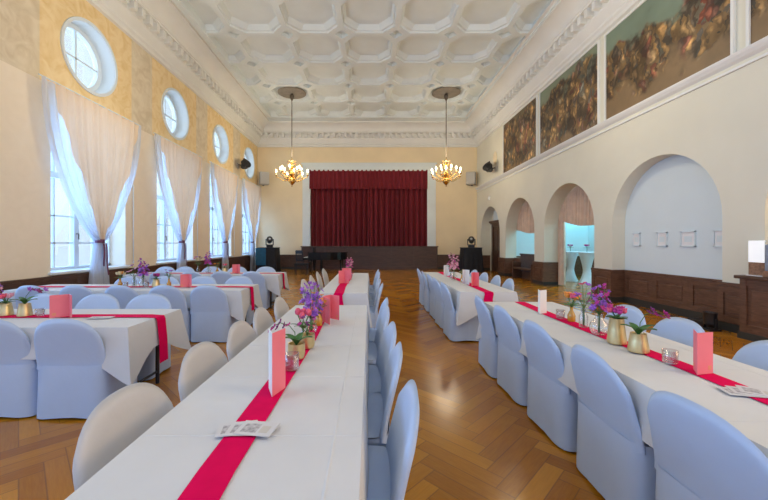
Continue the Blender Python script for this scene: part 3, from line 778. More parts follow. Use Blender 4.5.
# ------------------------------------------------------------------ stage-side equipment
def draped_stand(x, y, lab, blue):
    t = thing('draped_stand', lab, 'stand', (x, y, 0), 0, 'black draped stands')
    def f(u, v):
        a = 2 * PI * u; c, s = math.cos(a), math.sin(a)
        k = 1 / max(abs(c), abs(s)); r = .44 + .07 * (1 - v) + .018 * (1 - v) * math.sin(14 * a)
        return (c * k ** .85 * r, s * k ** .85 * r, .01 + 1.17 * v)
    MB().grid(72, 10, f, True).build('drape', M['blackcl'], t, True)
    MB().bbox(-.44, .44, -.44, .44, 1.16, 1.2, .01).build('top_board', M['blackcl'], t)
    if blue: MB().grid(8, 2, lambda u, v: (-.50 + .5 * u, -.53 - .015 * math.sin(9 * u), .35 + .83 * v)).build('lit_cloth', M['bluelit'], t)['label'] = 'blue-lit side of the black drape'  # blue sheet stands in for coloured light on the black drape
def moving_head(x, y, lab, rz):
    t = thing('moving_head_light', lab, 'stage light', (x, y, 1.2), rz, 'moving head stage lights')
    MB().bbox(-.16, .16, -.14, .14, 0, .1, .02).build('base', M['black'], t)
    yk = MB()
    for s in (-1, 1): yk.bbox(s * .17 - .025, s * .17 + .025, -.06, .06, .12, .42, .015)
    yk.bbox(-.19, .19, -.07, .07, .1, .15, .015); yk.build('yoke', M['black'], t)
    hd = MB().lathe([(.07, -.2), (.12, -.16), (.14, .0), (.15, .12), (.14, .17), (.12, .17)], (0, 0, 0), 20)
    T = Matrix.Translation((0, 0, .36)) @ Matrix.Rotation(1.15, 4, 'X'); hd.v = [tuple(T @ Vector(v)) for v in hd.v]; hd.build('head', M['black'], t, True)
    ln = MB().lathe([(.01, .0), (.11, -.005)], (0, 0, .172), 20); ln.v = [tuple(T @ Vector(v)) for v in ln.v]; ln.build('lens', M['lens'], t, True)
draped_stand(-4.98, 17.4, 'black draped stand with blue-lit side beside the windows', True)
draped_stand(5.02, 17.4, 'black draped stand beside the door arch', False)
moving_head(-4.95, 17.4, 'moving head light on the stand beside the windows', .3)
moving_head(5.05, 17.4, 'moving head light on the stand beside the door arch', -.3)

def wall_speaker(x, lab, rz):
    t = thing('wall_speaker', lab, 'speaker', (x, YB - .28, 4.86), rz, 'wall speakers')
    MB().bbox(-.24, .24, -.16, .14, -.33, .33, .025).build('cabinet', M['speaker'], t)
    MB().bbox(-.21, .21, -.175, -.155, -.30, .30, .01).build('grille', M['speaker'], t)
    MB().box(-.03, .03, .12, .30, -.36, -.28).build('bracket', M['steel'], t)
wall_speaker(-5.62, 'grey wall speaker in the corner by the windows', .5)
wall_speaker(5.42, 'grey wall speaker in the corner by the door arch', -.5)
def spot_cluster(x, y, z, sx, lab):
    t = thing('wall_spotlight', lab, 'spotlight', (x, y, z), 0, 'black wall spotlights')
    MB().bbox(0 if sx > 0 else -.06, .06 if sx > 0 else 0, -.08, .08, -.12, .12, .01).build('wall_plate', M['speaker'], t)
    MB().tube([(.02 * sx, 0, .05), (.25 * sx, 0, .02), (.34 * sx, 0, -.02)], .025).build('arm', M['black'], t)
    for k, (dy, tilt) in enumerate(((-.18, .9), (.16, 1.25))):
        hd = MB().lathe([(.05, -.2), (.11, -.14), (.12, .1), (.16, .2), (.13, .2)], n=16)
        T = Matrix.Translation((.36 * sx, dy, -.02 + .05 * k)) @ Matrix.Rotation(tilt * sx, 4, 'Y') @ Matrix.Rotation(.9, 4, 'X')
        hd.v = [tuple(T @ Vector(v)) for v in hd.v]; hd.build('lamp_head', M['black'], t, True)
        dl = MB().grid(5, 2, lambda u, v: ((.36 + .08 * v) * sx, dy - .2 + .4 * u, .12 + .16 * v)); dl.build('barn_door', M['black'], t)
spot_cluster(XL, 16.05, 4.95, 1, 'black spotlight pair on the pier before the last curtain')
spot_cluster(XR, 16.1, 4.82, -1, 'black spotlight pair beside the painting nearest the stage')
t = thing('wall_bulkhead', 'pale oval wall light above the black spotlight by the paintings', 'wall light', (XR, 16.2, 5.35))
MB().ball((-.02, 0, 0), .2, 12, 8, (.35, 1, 1.5)).build('shade', M['bwall'], t, True); MB().bbox(-.02, 0, -.1, .1, -.15, .15, .005).build('back_plate', M['speaker'], t)
t = thing('wall_sensor', 'small white sensor on wall above the door arch', 'sensor', (XR, 17.0, 3.58))
MB().bbox(-.06, 0, -.07, .07, -.1, .1, .02).build('case', M['white'], t); MB().ball((-.06, 0, -.03), .03, 8, 6).build('lens', M['niche'], t)

# ------------------------------------------------------------------ grand piano and chairs by the stage
g = thing('grand_piano', 'black grand piano with closed lid before the stage', 'piano', (-2.05, 16.9, 0), 0)
oc = [(-.78, -.75), (-.35, -.75)] + [(-.35 + 1.2 * k / 8, -.75 + .85 * (k / 8) ** 2 * .45) for k in range(1, 8)] + [(.92, -.30), (.98, -.05), (.92, .2), (.75, .35), (.45, .48), (.15, .68), (-.2, .75), (-.78, .75)]
def prism(mb, pts, z0, z1):
    n = len(pts); return mb.add([(x, y, z0) for x, y in pts] + [(x, y, z1) for x, y in pts], [tuple(range(n))[::-1], tuple(range(n, 2 * n))] + [(i, (i + 1) % n, n + (i + 1) % n, n + i) for i in range(n)])
prism(MB(), oc, .64, .95).build('case', M['blackg'], g)
prism(MB(), [(x * 1.02, y * 1.02) for x, y in oc], .955, .985).build('lid', M['blackg'], g)
MB().bbox(-1.0, -.76, -.76, .76, .64, .74, .01).build('keybed', M['blackg'], g)
kb = MB()
for k in range(36): kb.box(-.99, -.84, -.68 + k * .038, -.68 + k * .038 + .034, .742, .755)
kb.build('keyboard', M['white'], g)
md = MB(); md.box(-.62, -.58, -.35, .35, .985, 1.22); md.build('music_desk', M['blackg'], g)
for x, y in ((-.7, -.6), (-.7, .6), (.7, .0)):
    l = MB().lathe([(.045, .04), (.05, .1), (.06, .3), (.085, .55), (.09, .64)], (x, y, 0), 12).build('leg', M['blackg'], g, True)
    MB().ball((x, y, .03), .03, 8, 6).build('caster', M['brass'], l, True)
MB().box(-.3, -.2, -.12, .12, .06, .64).build('lyre', M['blackg'], g)
def black_chair(x, y, rz, lab):
    t = thing('wooden_chair', lab, 'chair', (x, y, 0), rz, 'black chairs by the piano')
    MB().bbox(-.21, .21, 0, .42, .42, .47, .012).build('seat', M['black'], t)
    for sx in (-1, 1):
        MB().tube([(sx * .19, .39, 0), (sx * .19, .38, .43)], .018).build('leg', M['black'], t)
        MB().tube([(sx * .2, -.03, 0), (sx * .19, .02, .45), (sx * .19, -.05, 1.05)], .018).build('leg', M['black'], t)
    bk = MB()
    bk.bbox(-.19, .19, -.06, -.03, .92, 1.08, .01); bk.box(-.19, .19, -.02, .0, .58, .64)
    for k in range(5): bk.box(-.15 + k * .07, -.13 + k * .07, -.04, -.02, .6, .95)
    bk.build('backrest', M['black'], t)
black_chair(-3.25, 16.35, -.4, 'black slatted chair at the keyboard end of the piano')
t = thing('piano_stool', 'black padded stool on the near side of the piano', 'stool', (-3.05, 15.75, 0))
MB().bbox(-.3, .3, -.17, .17, .42, .52, .03).build('seat', M['blackcl'], t)
for sx in (-1, 1):
    for sy in (-1, 1): MB().box(sx * .26 - .02, sx * .26 + .02, sy * .13 - .02, sy * .13 + .02, 0, .43).build('leg', M['black'], t)

# ------------------------------------------------------------------ tables, cloths, runners
def rr_perim(x0, x1, y0, y1, step=.06, r=.02):
    pts = []
    def seg(a, b):
        n = max(2, int((Vector(b) - Vector(a)).length / step))
        for k in range(n): t = k / n; pts.append((a[0] + (b[0] - a[0]) * t, a[1] + (b[1] - a[1]) * t))
    seg((x0, y0), (x1, y0)); seg((x1, y0), (x1, y1)); seg((x1, y1), (x0, y1)); seg((x0, y1), (x0, y0))
    return pts
def table_set(name_lab, cloth_lab, x0, x1, y0, y1, drop=.28, corner=.20, seed=0, long_axis='y', legs=3, run_w=.115, run_off=0., run_ends=(0, 0), run_lab=''):
    rnd = random.Random(seed)
    cx, cy = (x0 + x1) / 2, (y0 + y1) / 2
    X0, X1, Y0, Y1 = x0 - cx, x1 - cx, y0 - cy, y1 - cy
    t = thing('folding_table', name_lab, 'table', (cx, cy, 0), 0, 'long tables')
    MB().bbox(X0 + .008, X1 - .008, Y0 + .008, Y1 - .008, TH - .035, TH - .003, .006).build('tabletop', M['speaker'], t)
    for k in range(legs):
        q = k / (legs - 1)
        for s in (-1, 1):
            if long_axis == 'y': lx, ly = (X0 + .1 if s < 0 else X1 - .1), Y0 + .18 + (Y1 - Y0 - .36) * q
            else: lx, ly = X0 + .18 + (X1 - X0 - .36) * q, (Y0 + .1 if s < 0 else Y1 - .1)
            MB().tube([(lx, ly, 0), (lx, ly, TH - .035)], .018, 10).build('leg', M['steel'], t)
        if long_axis == 'y': MB().tube([(X0 + .1, Y0 + .18 + (Y1 - Y0 - .36) * q, .12), (X1 - .1, Y0 + .18 + (Y1 - Y0 - .36) * q, .12)], .012, 8).build('stretcher', M['steel'], t)
        else: MB().tube([(X0 + .18 + (X1 - X0 - .36) * q, Y0 + .1, .12), (X0 + .18 + (X1 - X0 - .36) * q, Y1 - .1, .12)], .012, 8).build('stretcher', M['steel'], t)
    P = rr_perim(X0, X1, Y0, Y1, .05); n = len(P); z = TH + .002; mb = MB(); rows = 9
    ph = rnd.uniform(0, 6)
    rings = []
    for j in range(rows):
        v = j / (rows - 1); ring = []
        for i, (x, y) in enumerate(P):
            dx = min(abs(x - X0), abs(x - X1)); dy = min(abs(y - Y0), abs(y - Y1))
            dc = math.hypot(dx, dy)                                    # distance to the nearest corner
            cf = max(0, 1 - dc / .32)
            nx = (-1 if abs(x - X0) < 1e-6 else 1 if abs(x - X1) < 1e-6 else 0); ny = (-1 if abs(y - Y0) < 1e-6 else 1 if abs(y - Y1) < 1e-6 else 0)
            if dc < .22:                                               # swing outward over the corner fold
                sxn = -1 if abs(x - X0) < abs(x - X1) else 1; syn = -1 if abs(y - Y0) < abs(y - Y1) else 1
                w = 1 - dc / .22; nx = nx * (1 - w) + sxn * w * .7; ny = ny * (1 - w) + syn * w * .7
            s = i * .05
            fold = math.sin(s * 7 + ph) * .5 + math.sin(s * 17 + ph * 2) * .3
            crease = math.sin(PI * min(1, dc / .3)) * (1 if dc < .3 else 0)
            off = .006 + v ** 1.2 * (.012 + .008 * fold + .085 * cf - .03 * crease) + (.004 if j else -.004)
            h = (drop + corner * cf ** 1.15) * v
            ring.append((x + nx * off, y + ny * off, z - h - (.004 if j else 0)))
        rings.append(ring)
    for r in rings: mb.v += r
    for j in range(rows - 1):
        for i in range(n): k = (i + 1) % n; mb.f.append((j * n + i, j * n + k, (j + 1) * n + k, (j + 1) * n + i))
    # top with faint ironed creases
    nx_, ny_ = max(2, int((X1 - X0) / .1)), max(2, int((Y1 - Y0) / .1))
    mb.f.append(tuple(range(n))[::-1])
    def crz(a, p): return .0035 * math.exp(-((a / p - round(a / p)) * p / .012) ** 2)
    c = mb.build('tablecloth', M['cloth'], None, auto=.7); c.location = (cx, cy, 0)
    tag(c, cloth_lab, 'tablecloth', 'white tablecloths')
    cr = MB()                                                          # ironed fold ridges
    LX, LY = X1 - X0, Y1 - Y0
    if long_axis == 'y':
        cr.add([(X1 - .10, Y0, z + .0002), (X1 - .094, Y0, z + .002), (X1 - .088, Y0, z + .0002), (X1 - .10, Y1, z + .0002), (X1 - .094, Y1, z + .002), (X1 - .088, Y1, z + .0002)], [(0, 1, 4, 3), (1, 2, 5, 4)])
        k = Y0 + .35
        while k < Y1 - .1:
            cr.add([(X0, k, z + .0002), (X0, k + .006, z + .002), (X0, k + .012, z + .0002), (X1, k, z + .0002), (X1, k + .006, z + .002), (X1, k + .012, z + .0002)], [(0, 1, 4, 3), (1, 2, 5, 4)]); k += .55
    else:
        k = X0 + .35
        while k < X1 - .1:
            cr.add([(k, Y0, z + .0002), (k + .006, Y0, z + .002), (k + .012, Y0, z + .0002), (k, Y1, z + .0002), (k + .006, Y1, z + .002), (k + .012, Y1, z + .0002)], [(0, 1, 4, 3), (1, 2, 5, 4)]); k += .55
    cr.build('fold_crease', M['cloth'], c)
    # runner
    w = run_w / 2; zr = z + .0055
    a0, a1 = (Y0, Y1) if long_axis == 'y' else (X0, X1)
    path = []
    if run_ends[0]:
        path += [(a0 - .05, zr - run_ends[0]), (a0 - .035, zr - run_ends[0] * .5), (a0 - .026, zr - .03), (a0 - .018, zr - .003)]
    else: path += [(a0 + .02, zr)]
    path += [(a0 + (a1 - a0) * q, zr) for q in (.03, .2, .4, .6, .8, .97)]
    if run_ends[1]: path += [(a1 + .018, zr - .003), (a1 + .026, zr - .03), (a1 + .035, zr - run_ends[1] * .5), (a1 + .05, zr - run_ends[1])]
    else: path += [(a1 - .02, zr)]
    vs = []
    for k, (a, zz) in enumerate(path):
        wob = .012 * math.sin(k * 1.7 + seed)
        for s in (-1, 1):
            b = run_off + wob + s * w
            vs.append((b, a, zz) if long_axis == 'y' else (a, b, zz))
    rn = MB().add(vs, [(2 * k, 2 * k + 1, 2 * k + 3, 2 * k + 2) for k in range(len(path) - 1)]).build('table_runner', M['pink'])
    so = rn.modifiers.new('thick', 'SOLIDIFY'); so.thickness = .002
    rn.location = (cx, cy, 0); tag(rn, run_lab, 'table runner', 'magenta table runners')
MN = (-.815, -.03, .35, 3.88); MF = (-.70, -.03, 4.81, 8.05); RN = (1.335, 2.135, .45, 4.1); RF = (1.28, 2.06, 4.92, 8.3)
L1 = (-5.3, -1.97, 2.86, 3.66); L2 = (-5.3, -1.86, 5.08, 5.86); L3 = (-5.3, -1.97, 7.55, 8.30)
names = dict(MN='the long tulip table', MF='the table before the piano', RN='the table beside the niche', RF='the table nearest the door arch', L1='the first window table', L2='the second window table', L3='the third window table')
sp = dict(MN=(MN, 'y', dict(run_off=-.025, run_w=.112, run_ends=(0, .0))), MF=(MF, 'y', dict(run_off=-.06, run_w=.13, run_ends=(.17, 0), )), RN=(RN, 'y', dict(run_off=0, run_w=.115, run_ends=(0, 0))), RF=(RF, 'y', dict(run_off=-.01, run_w=.125, run_ends=(.2, 0))),
          L1=(L1, 'x', dict(run_w=.13, run_ends=(0, .42), run_off=.02)), L2=(L2, 'x', dict(run_w=.13, run_ends=(0, .36))), L3=(L3, 'x', dict(run_w=.13, run_ends=(0, .36))))
for i, (k, (b, ax, kw)) in enumerate(sp.items()):
    nm = names[k]
    what = nm.replace('the ', '', 1)
    table_set('folding table under white cloth: ' + what, 'white tablecloth covering ' + nm, *b, seed=i + 1, long_axis=ax, run_lab='narrow magenta runner along ' + nm, drop=(.26 if ax == 'y' else .25), **kw)

# ------------------------------------------------------------------ covered chairs
def make_chair():
    t = thing('covered_chair', 'x', 'chair', (0, 0, 0))
    hwid, zs, zsh, zt = .262, .43, .645, .83
    def top(u): return zsh + (zt - zsh) * max(0, 1 - abs(u) ** 2.5) ** (1 / 1.8)
    def yb(x, z): return -.085 * max(0, (z - zs) / .37) ** 1.15 - .016 * (1 - (x / hwid) ** 2) - .0
    N, R = 21, 11
    us = [math.sin(PI / 2 * (-1 + 2 * i / (N - 1))) for i in range(N)]
    mb = MB(); th = .034
    def layer(o):
        L = []
        for j in range(R):
            v = j / (R - 1)
            for u in us:
                z = zs - .03 + v * (top(u) - zs + .03); x = u * (hwid + .022 * max(0, 1 - (z - zs) / .25))
                edge = min(1, (1 - abs(u)) / .12, (1 - v) / .12)
                yo = o * math.sqrt(max(0, 1 - (1 - max(0, edge)) ** 2))
                L.append((x, yb(x, z) + yo, z))
        return L
    A, B = layer(th / 2), layer(-th / 2)
    mb.v = A + B; q = N * R
    for j in range(R - 1):
        for i in range(N - 1):
            a = j * N + i; mb.f.append((a, a + 1, a + N + 1, a + N)); mb.f.append((q + a + 1, q + a, q + a + N, q + a + N + 1))
    # merge the coincident rim
    o = mb.build('backrest', M['cover'], t, True)
    bm = bmesh.new(); bm.from_mesh(o.data); bmesh.ops.remove_doubles(bm, verts=bm.verts[:], dist=.002); bmesh.ops.recalc_face_normals(bm, faces=bm.faces[:]); bm.to_mesh(o.data); bm.free()
    for p in o.data.polygons: p.use_smooth = True
    # seat and skirt share a rounded-square outline
    def outline(a, gx, gy, e=5.0):
        c, s = math.cos(a), math.sin(a); k = (abs(c) ** e + abs(s) ** e) ** (-1 / e); return c * k * gx, s * k * gy
    def skirt(u, v):
        a = 2 * PI * u; z = .012 + (zs + .006 - .012) * v
        gx = .290 - .005 * v; gy = .236 - .008 * v
        x, y = outline(a, gx, gy, 7)
        w = (1 - v) * .007 * math.sin(11 * a + 1) + (1 - v) * .004 * math.sin(23 * a)
        pinch = 0
        hem = .012 * (1 - v) ** 3 * (1 + math.cos(4 * a)) / 2
        return (x * (1 + w), .190 + y * (1 + w) - .0 , z + hem - .012 * (1 - v) ** 3 * 0)
    MB().grid(64, 9, skirt, True).build('skirt', M['cover'], t, True)
    def seat(u, v):
        a = 2 * PI * u; x, y = outline(a, .268 * v, .226 * v, 2 + 5 * v)
        return (x, .195 + y, zs + .028 - .026 * v ** 5)
    MB().grid(48, 8, lambda u, v: seat(u, max(.001, v)), True).build('seat', M['cover'], t, True)
    return t
proto = make_chair(); used = [False]
def chair(x, y, rz, label, group, mt=None):
    rz += random.uniform(-.05, .05)
    if not used[0]:
        used[0] = True; proto.location = (x, y, 0); proto.rotation_euler = (0, 0, rz); proto['label'] = label; proto['group'] = group
    else:
        c = dup(proto, (x, y, 0), rz, label, group)
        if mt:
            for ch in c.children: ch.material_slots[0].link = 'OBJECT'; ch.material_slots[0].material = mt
ORD = ['nearest', 'second from', 'third from', 'fourth from', 'fifth from', 'sixth from']
def row(xs, ys, rz, side, tab, ref='the camera', mt=None):
    n = max(len(xs) if isinstance(xs, list) else 0, len(ys) if isinstance(ys, list) else 0)
    for k in range(n):
        x = xs[k] if isinstance(xs, list) else xs; y = ys[k] if isinstance(ys, list) else ys
        chair(x + random.uniform(-.015, .015), y + random.uniform(-.015, .015), rz, 'white covered chair %s %s, %s side of %s' % (ORD[k], ref, side, names[tab].replace('the ', '', 1)), 'covered chairs at ' + names[tab], mt)
FX, NX = -PI / 2, PI / 2                                  # sitter looks to +x / to -x
row(1.325, [1.31, 1.97, 2.66, 3.32, 3.93], FX, 'aisle', 'RN')
row(2.36, [2.07, 2.74, 3.34], NX, 'arcade', 'RN')
row(1.22, [5.3, 6.02, 6.74, 7.46, 8.2], FX, 'aisle', 'RF')
row(2.24, [5.86, 6.45, 7.05, 7.75], NX, 'arcade', 'RF')
row(.08, [1.44, 2.03, 2.60, 3.22, 3.8], NX, 'aisle', 'MN')
row(-.90, [1.40, 2.03, 2.62, 3.2, 3.82], FX, 'window', 'MN', 'the camera', M['cover_warmlit'])
row(.09, [5.2, 5.85, 6.5, 7.2, 7.9], NX, 'aisle', 'MF')
row(-.98, [5.72, 6.42, 7.3, 8.1], FX, 'window', 'MF', 'the camera', M['cover_warmlit'])
row([-2.40, -3.02], 2.86, 0, 'camera', 'L1', 'the aisle')
row([-2.55, -3.15, -3.78, -4.4], 4.0, PI, 'stage', 'L1', 'the aisle')
row([-2.28, -2.87, -3.51, -4.14, -4.76], 5.02, 0, 'camera', 'L2', 'the aisle')
row([-2.32, -2.98, -3.65, -4.3], 6.22, PI, 'stage', 'L2', 'the aisle')
row([-2.48, -3.1, -3.75, -4.4], 7.45, 0, 'camera', 'L3', 'the aisle')
row([-2.58, -3.3, -3.95, -4.62, -5.1], 8.72, PI, 'stage', 'L3', 'the aisle')

# ------------------------------------------------------------------ table decorations
Z0 = TH + .0105
def tent_card(x, y, rz, lab, col='card', w=.105, h=.215, ang=.55, inner='card', mark=True):
    if rz is None: rz = -math.atan2(x, y) - ang + .14
    t = thing('folded_card', lab, 'menu card', (x, y, Z0), rz, 'standing menu cards')
    for s, m_ in ((-1, inner), (1, col)):
        T = Matrix.Rotation(s * ang, 4, 'Z')
        # each panel runs from the spine (origin) toward +y, turned by the opening angle
        MB().box(-.0012, .0012, 0, w, 0, h, T).build('panel', M[m_], t)
    if mark:
        for s in (-1, 1):
            T = Matrix.Rotation(s * ang, 4, 'Z') ; MB().box(-s * .0022 if 0 else -.0022, .0022, w * .68, w * .88, .02, .042, T).build('seal', M['goldp'], t)
def flat_card(x, y, rz, lab, w=.135, h=.095, col='sheet', n=1):
    """a fan of printed leaflets lying on the cloth"""
    for k in range(n):
        t = thing('leaflet', lab if n == 1 else lab % ['bottom', 'middle', 'top'][k], 'leaflet', (x + .038 * k, y - .004 * k, Z0 + .0022 * k), rz - .18 * k, 'printed leaflets' if n > 1 else None)
        MB().box(-w / 2, w / 2, -h / 2, h / 2, 0, .0016).build('sheet', M[col], t)
        MB().box(-w * .38, w * .05, -h * .32, h * .3, .0016, .0020).build('picture', M['grey'], t)
        MB().box(w * .12, w * .36, -h * .28, h * .2, .0016, .0019).build('text_block', M['speaker'], t)
def votive(x, y, lab, h=.08, r=.036):
    o = MB().lathe([(r * .8, 0), (r, .01), (r * 1.05, h), (r * .97, h), (r * .9, .014), (.001, .012)], n=20).build('glass_tumbler', M['clear'], None, True)
    o.location = (x, y, Z0); tag(o, lab, 'glass', 'clear glass tumblers')
def vase(kind, x, y, lab, s=1.0):
    prof = dict(
        gold_tall=[(.054, 0), (.058, .004), (.058, .012), (.050, .09), (.043, .165), (.044, .17), (.040, .17), (.039, .16), (.035, .09)],
        gold_short=[(.054, 0), (.058, .004), (.058, .012), (.050, .065), (.043, .11), (.044, .115), (.040, .115), (.039, .105), (.035, .06)],
        gold_cup=[(.034, 0), (.044, .005), (.050, .03), (.050, .09), (.045, .09), (.042, .05)],
        amber=[(.026, 0), (.031, .006), (.032, .05), (.022, .075), (.013, .095), (.013, .12), (.016, .125), (.011, .124), (.01, .09)],
        slim=[(.026, 0), (.032, .006), (.032, .09), (.018, .12), (.016, .15), (.019, .155), (.015, .153), (.014, .12)],
        bulb=[(.03, 0), (.05, .012), (.064, .05), (.058, .085), (.03, .115), (.022, .14), (.028, .155), (.024, .153), (.019, .135)])[kind]
    m_ = dict(gold_tall='gold', gold_short='gold', gold_cup='gold', amber='amber', slim='clear', bulb='clear')[kind]
    nm = {'gold': 'gold_vase', 'amber': 'amber_bottle', 'clear': 'glass_vase'}[m_]
    o = MB().lathe([(r * s, z * s) for r, z in prof], n=24, cap=True).build(nm, M[m_], None, auto=.7)
    if m_ == 'clear':       # open top
        pass
    o.location = (x, y, Z0); tag(o, lab, 'vase', 'vases on the tables')
    return prof[-1][1] * s
def petals(c, r, n=5, tilt=.5, R=None):
    mb = MB(); c = Vector(c)
    for k in range(n):
        Rm = (R or Matrix.Identity(3)) @ Matrix.Rotation(2 * PI * k / n, 3, 'Z') @ Matrix.Rotation(-tilt, 3, 'Y')
        mb.ball(c + Rm @ Vector((r * .55, 0, 0)), r * .55, 8, 5, (1, .62, .22), Rm)
    mb.ball(c + (R or Matrix.Identity(3)) @ Vector((0, 0, r * .1)), r * .2, 6, 5)
    return mb
def bunch(kind, x, y, z, lab, seed, s=1.0, mats=None):
    """flowers standing in a vase; z = height of the stems' foot above the cloth"""
    rnd = random.Random(seed); t = thing('flower_bunch', lab, 'flowers', (x, y, Z0 + .015), rnd.uniform(0, 6), 'flowers on the tables')
    stems = MB()
    def stem(px, py, top, r=.0025):
        pts = [(0 + px * .08, py * .08, 0), (px * .12, py * .12, z), (px * .55, py * .55, z + (top - z) * .55), (px, py, top)]; stems.tube(pts, r, 5)
    def leaf(px, py, zb, l, w, lift, a):
        mb = MB(); T = Matrix.Translation((px, py, zb)) @ Matrix.Rotation(a, 4, 'Z')
        mb.grid(9, 5, lambda u, v: T @ Vector((l * u * math.cos(lift * (1 - .7 * u)), (v - .5) * w * math.sin(PI * min(.98, u * .9 + .08)), l * u * math.sin(lift * (1 - .6 * u)) + .3 * w * abs(v - .5))))
        mb.build('leaf', M['leaf'], t, True)
    if kind == 'mound':                      # round magenta heads close to the rim
        for k in range(9):
            a = rnd.uniform(0, 6.28); r = .05 * s * math.sqrt(rnd.random()); px, py = r * math.cos(a), r * math.sin(a); tz = z + .05 * s + .025 * rnd.random()
            stem(px, py, tz); petals((px, py, tz), .026 * s, 6, .75).ball((px, py, tz), .018 * s, 8, 6).build('blossom', M[rnd.choice(mats)], t, True)
        for k in range(6): leaf(0, 0, z - .01, .07 * s, .035, .5, k * 1.05)
    elif kind == 'orchid':                   # broad leaves and one arching spray
        for k in range(5): leaf(0, 0, z - .02, (.10 + .03 * rnd.random()) * s, .045, 1.15 + .3 * rnd.random(), k * 1.26 + .3)
        d = rnd.uniform(-.3, .3); pts = [(0, 0, 0), (.01, 0, z + .06), (.05 * s, .01, z + .12 * s), (.11 * s, d * .1, z + .14 * s), (.17 * s, d * .2, z + .11 * s)]
        stems.tube(pts, .0025, 5)
        for k in range(6):
            q = k / 5; px = (.06 + .11 * q) * s; R = Matrix.Rotation(rnd.uniform(.4, 1.3), 3, 'Y') @ Matrix.Rotation(rnd.uniform(0, 3), 3, 'Z')
            petals((px, d * .2 * q + rnd.uniform(-.02, .02), z + (.14 - .03 * q) * s + rnd.uniform(-.015, .015)), .026 * s, 5, .3, R).build('blossom', M[rnd.choice(mats)], t, True)
        t.rotation_euler = (0, 0, rnd.uniform(-.4, .4))
    elif kind == 'spike':                    # tall flower spikes crowded with small blossoms
        for k in range(5):
            a = k * 1.26 + rnd.random(); sp_ = .05 * s; px, py = sp_ * math.cos(a), sp_ * math.sin(a); tz = z + (.15 + .07 * rnd.random()) * s
            stem(px, py, tz)
            for j in range(8):
                q = j / 7; b = j * 2.4 + k; rr = .026 * s * (1.1 - q * .6)
                petals((px * (.5 + .5 * q) + rr * math.cos(b), py * (.5 + .5 * q) + rr * math.sin(b), z + .04 * s + (tz - z - .03 * s) * q), .022 * s * (1.15 - .5 * q), 5, .3, Matrix.Rotation(b, 3, 'Z') @ Matrix.Rotation(.9, 3, 'Y')).build('blossom', M[rnd.choice(mats)], t, True)
        for k in range(4): leaf(0, 0, z, .08 * s, .022, 1.0, k * 1.6)
    elif kind == 'tulip':
        for k in range(6):
            a = k * 1.05; px, py = .045 * s * math.cos(a) * (.4 + .6 * (k % 2)), .045 * s * math.sin(a); tz = z + (.07 + .03 * rnd.random()) * s
            stem(px, py, tz)
            MB().lathe([(.004, 0), (.016 * s, .006 * s), (.021 * s, .022 * s), (.017 * s, .042 * s), (.006 * s, .052 * s)], (px, py, tz), 10).build('blossom', M[rnd.choice(mats)], t, True)
        for k in range(6): leaf(0, 0, z - .02, .10 * s, .025, 1.2, k * 1.05 + .5)
    elif kind == 'sprig':                    # a few loose stems with separate blossoms and small leaves
        for k in range(6):
            a = k * 1.05 + rnd.random() * .5; r = (.03 + .05 * rnd.random()) * s; px, py = r * math.cos(a), r * math.sin(a); tz = z + (.06 + .09 * rnd.random()) * s
            stem(px, py, tz); petals((px, py, tz), .024 * s, 6, .5, Matrix.Rotation(rnd.uniform(-.7, .7), 3, 'X')).build('blossom', M[rnd.choice(mats)], t, True)
            leaf(px * .5, py * .5, z + .02 + .03 * rnd.random(), .05 * s, .022, .6, a + 1); leaf(px * .7, py * .7, z + .05, .045 * s, .02, .5, a - 1)
    stems.build('stems', M['stem'], t, True)
    return t

# table beside the niche, from far to near
tent_card(1.63, 3.36, None, 'white folded card on table beside the niche', 'white', inner='white', ang=.37, h=.225, mark=False)
votive(1.72, 3.16, 'clear tumbler between white card and orange flowers')
h = vase('amber', 1.755, 3.05, 'amber bottle holding orange flowers')
bunch('mound', 1.755, 3.05, .12, 'orange flowers in the amber bottle beside the niche', 3, 1.35, ['orange', 'orange', 'rosep'])
vase('slim', 1.725, 2.83, 'slim clear vase of leafy stems beside the niche')
bunch('sprig', 1.725, 2.83, .15, 'leafy stems with small purple blossoms, tallest beside the niche', 5, 1.3, ['purple', 'plum', 'rosep'])
vase('bulb', 1.70, 2.6, 'round clear vase of purple flower spikes')
bunch('spike', 1.70, 2.6, .13, 'big purple flower spikes in the round clear vase', 6, 1.05, ['purple', 'purple', 'magenta'])
vase('gold_tall', 1.68, 2.385, 'tall gold vase of magenta flowers')
bunch('mound', 1.68, 2.385, .155, 'round magenta flowers in the tall gold vase', 7, 1.0, ['magenta', 'magenta', 'rosep'])
vase('gold_short', 1.685, 2.2, 'short gold vase with green leaves beside tall gold vase')
bunch('orchid', 1.685, 2.2, .105, 'green leaves and plum orchid spray in short gold vase', 8, .95, ['plum', 'magenta'])
votive(1.70, 1.985, 'clear tumbler between short gold vase and pink card', .075)
tent_card(1.69, 1.81, None, 'pink folded card nearest camera on table beside the niche', ang=.37)
flat_card(1.69, 1.60, -.25, '%s leaflet of the fan beside the niche table card', n=3)
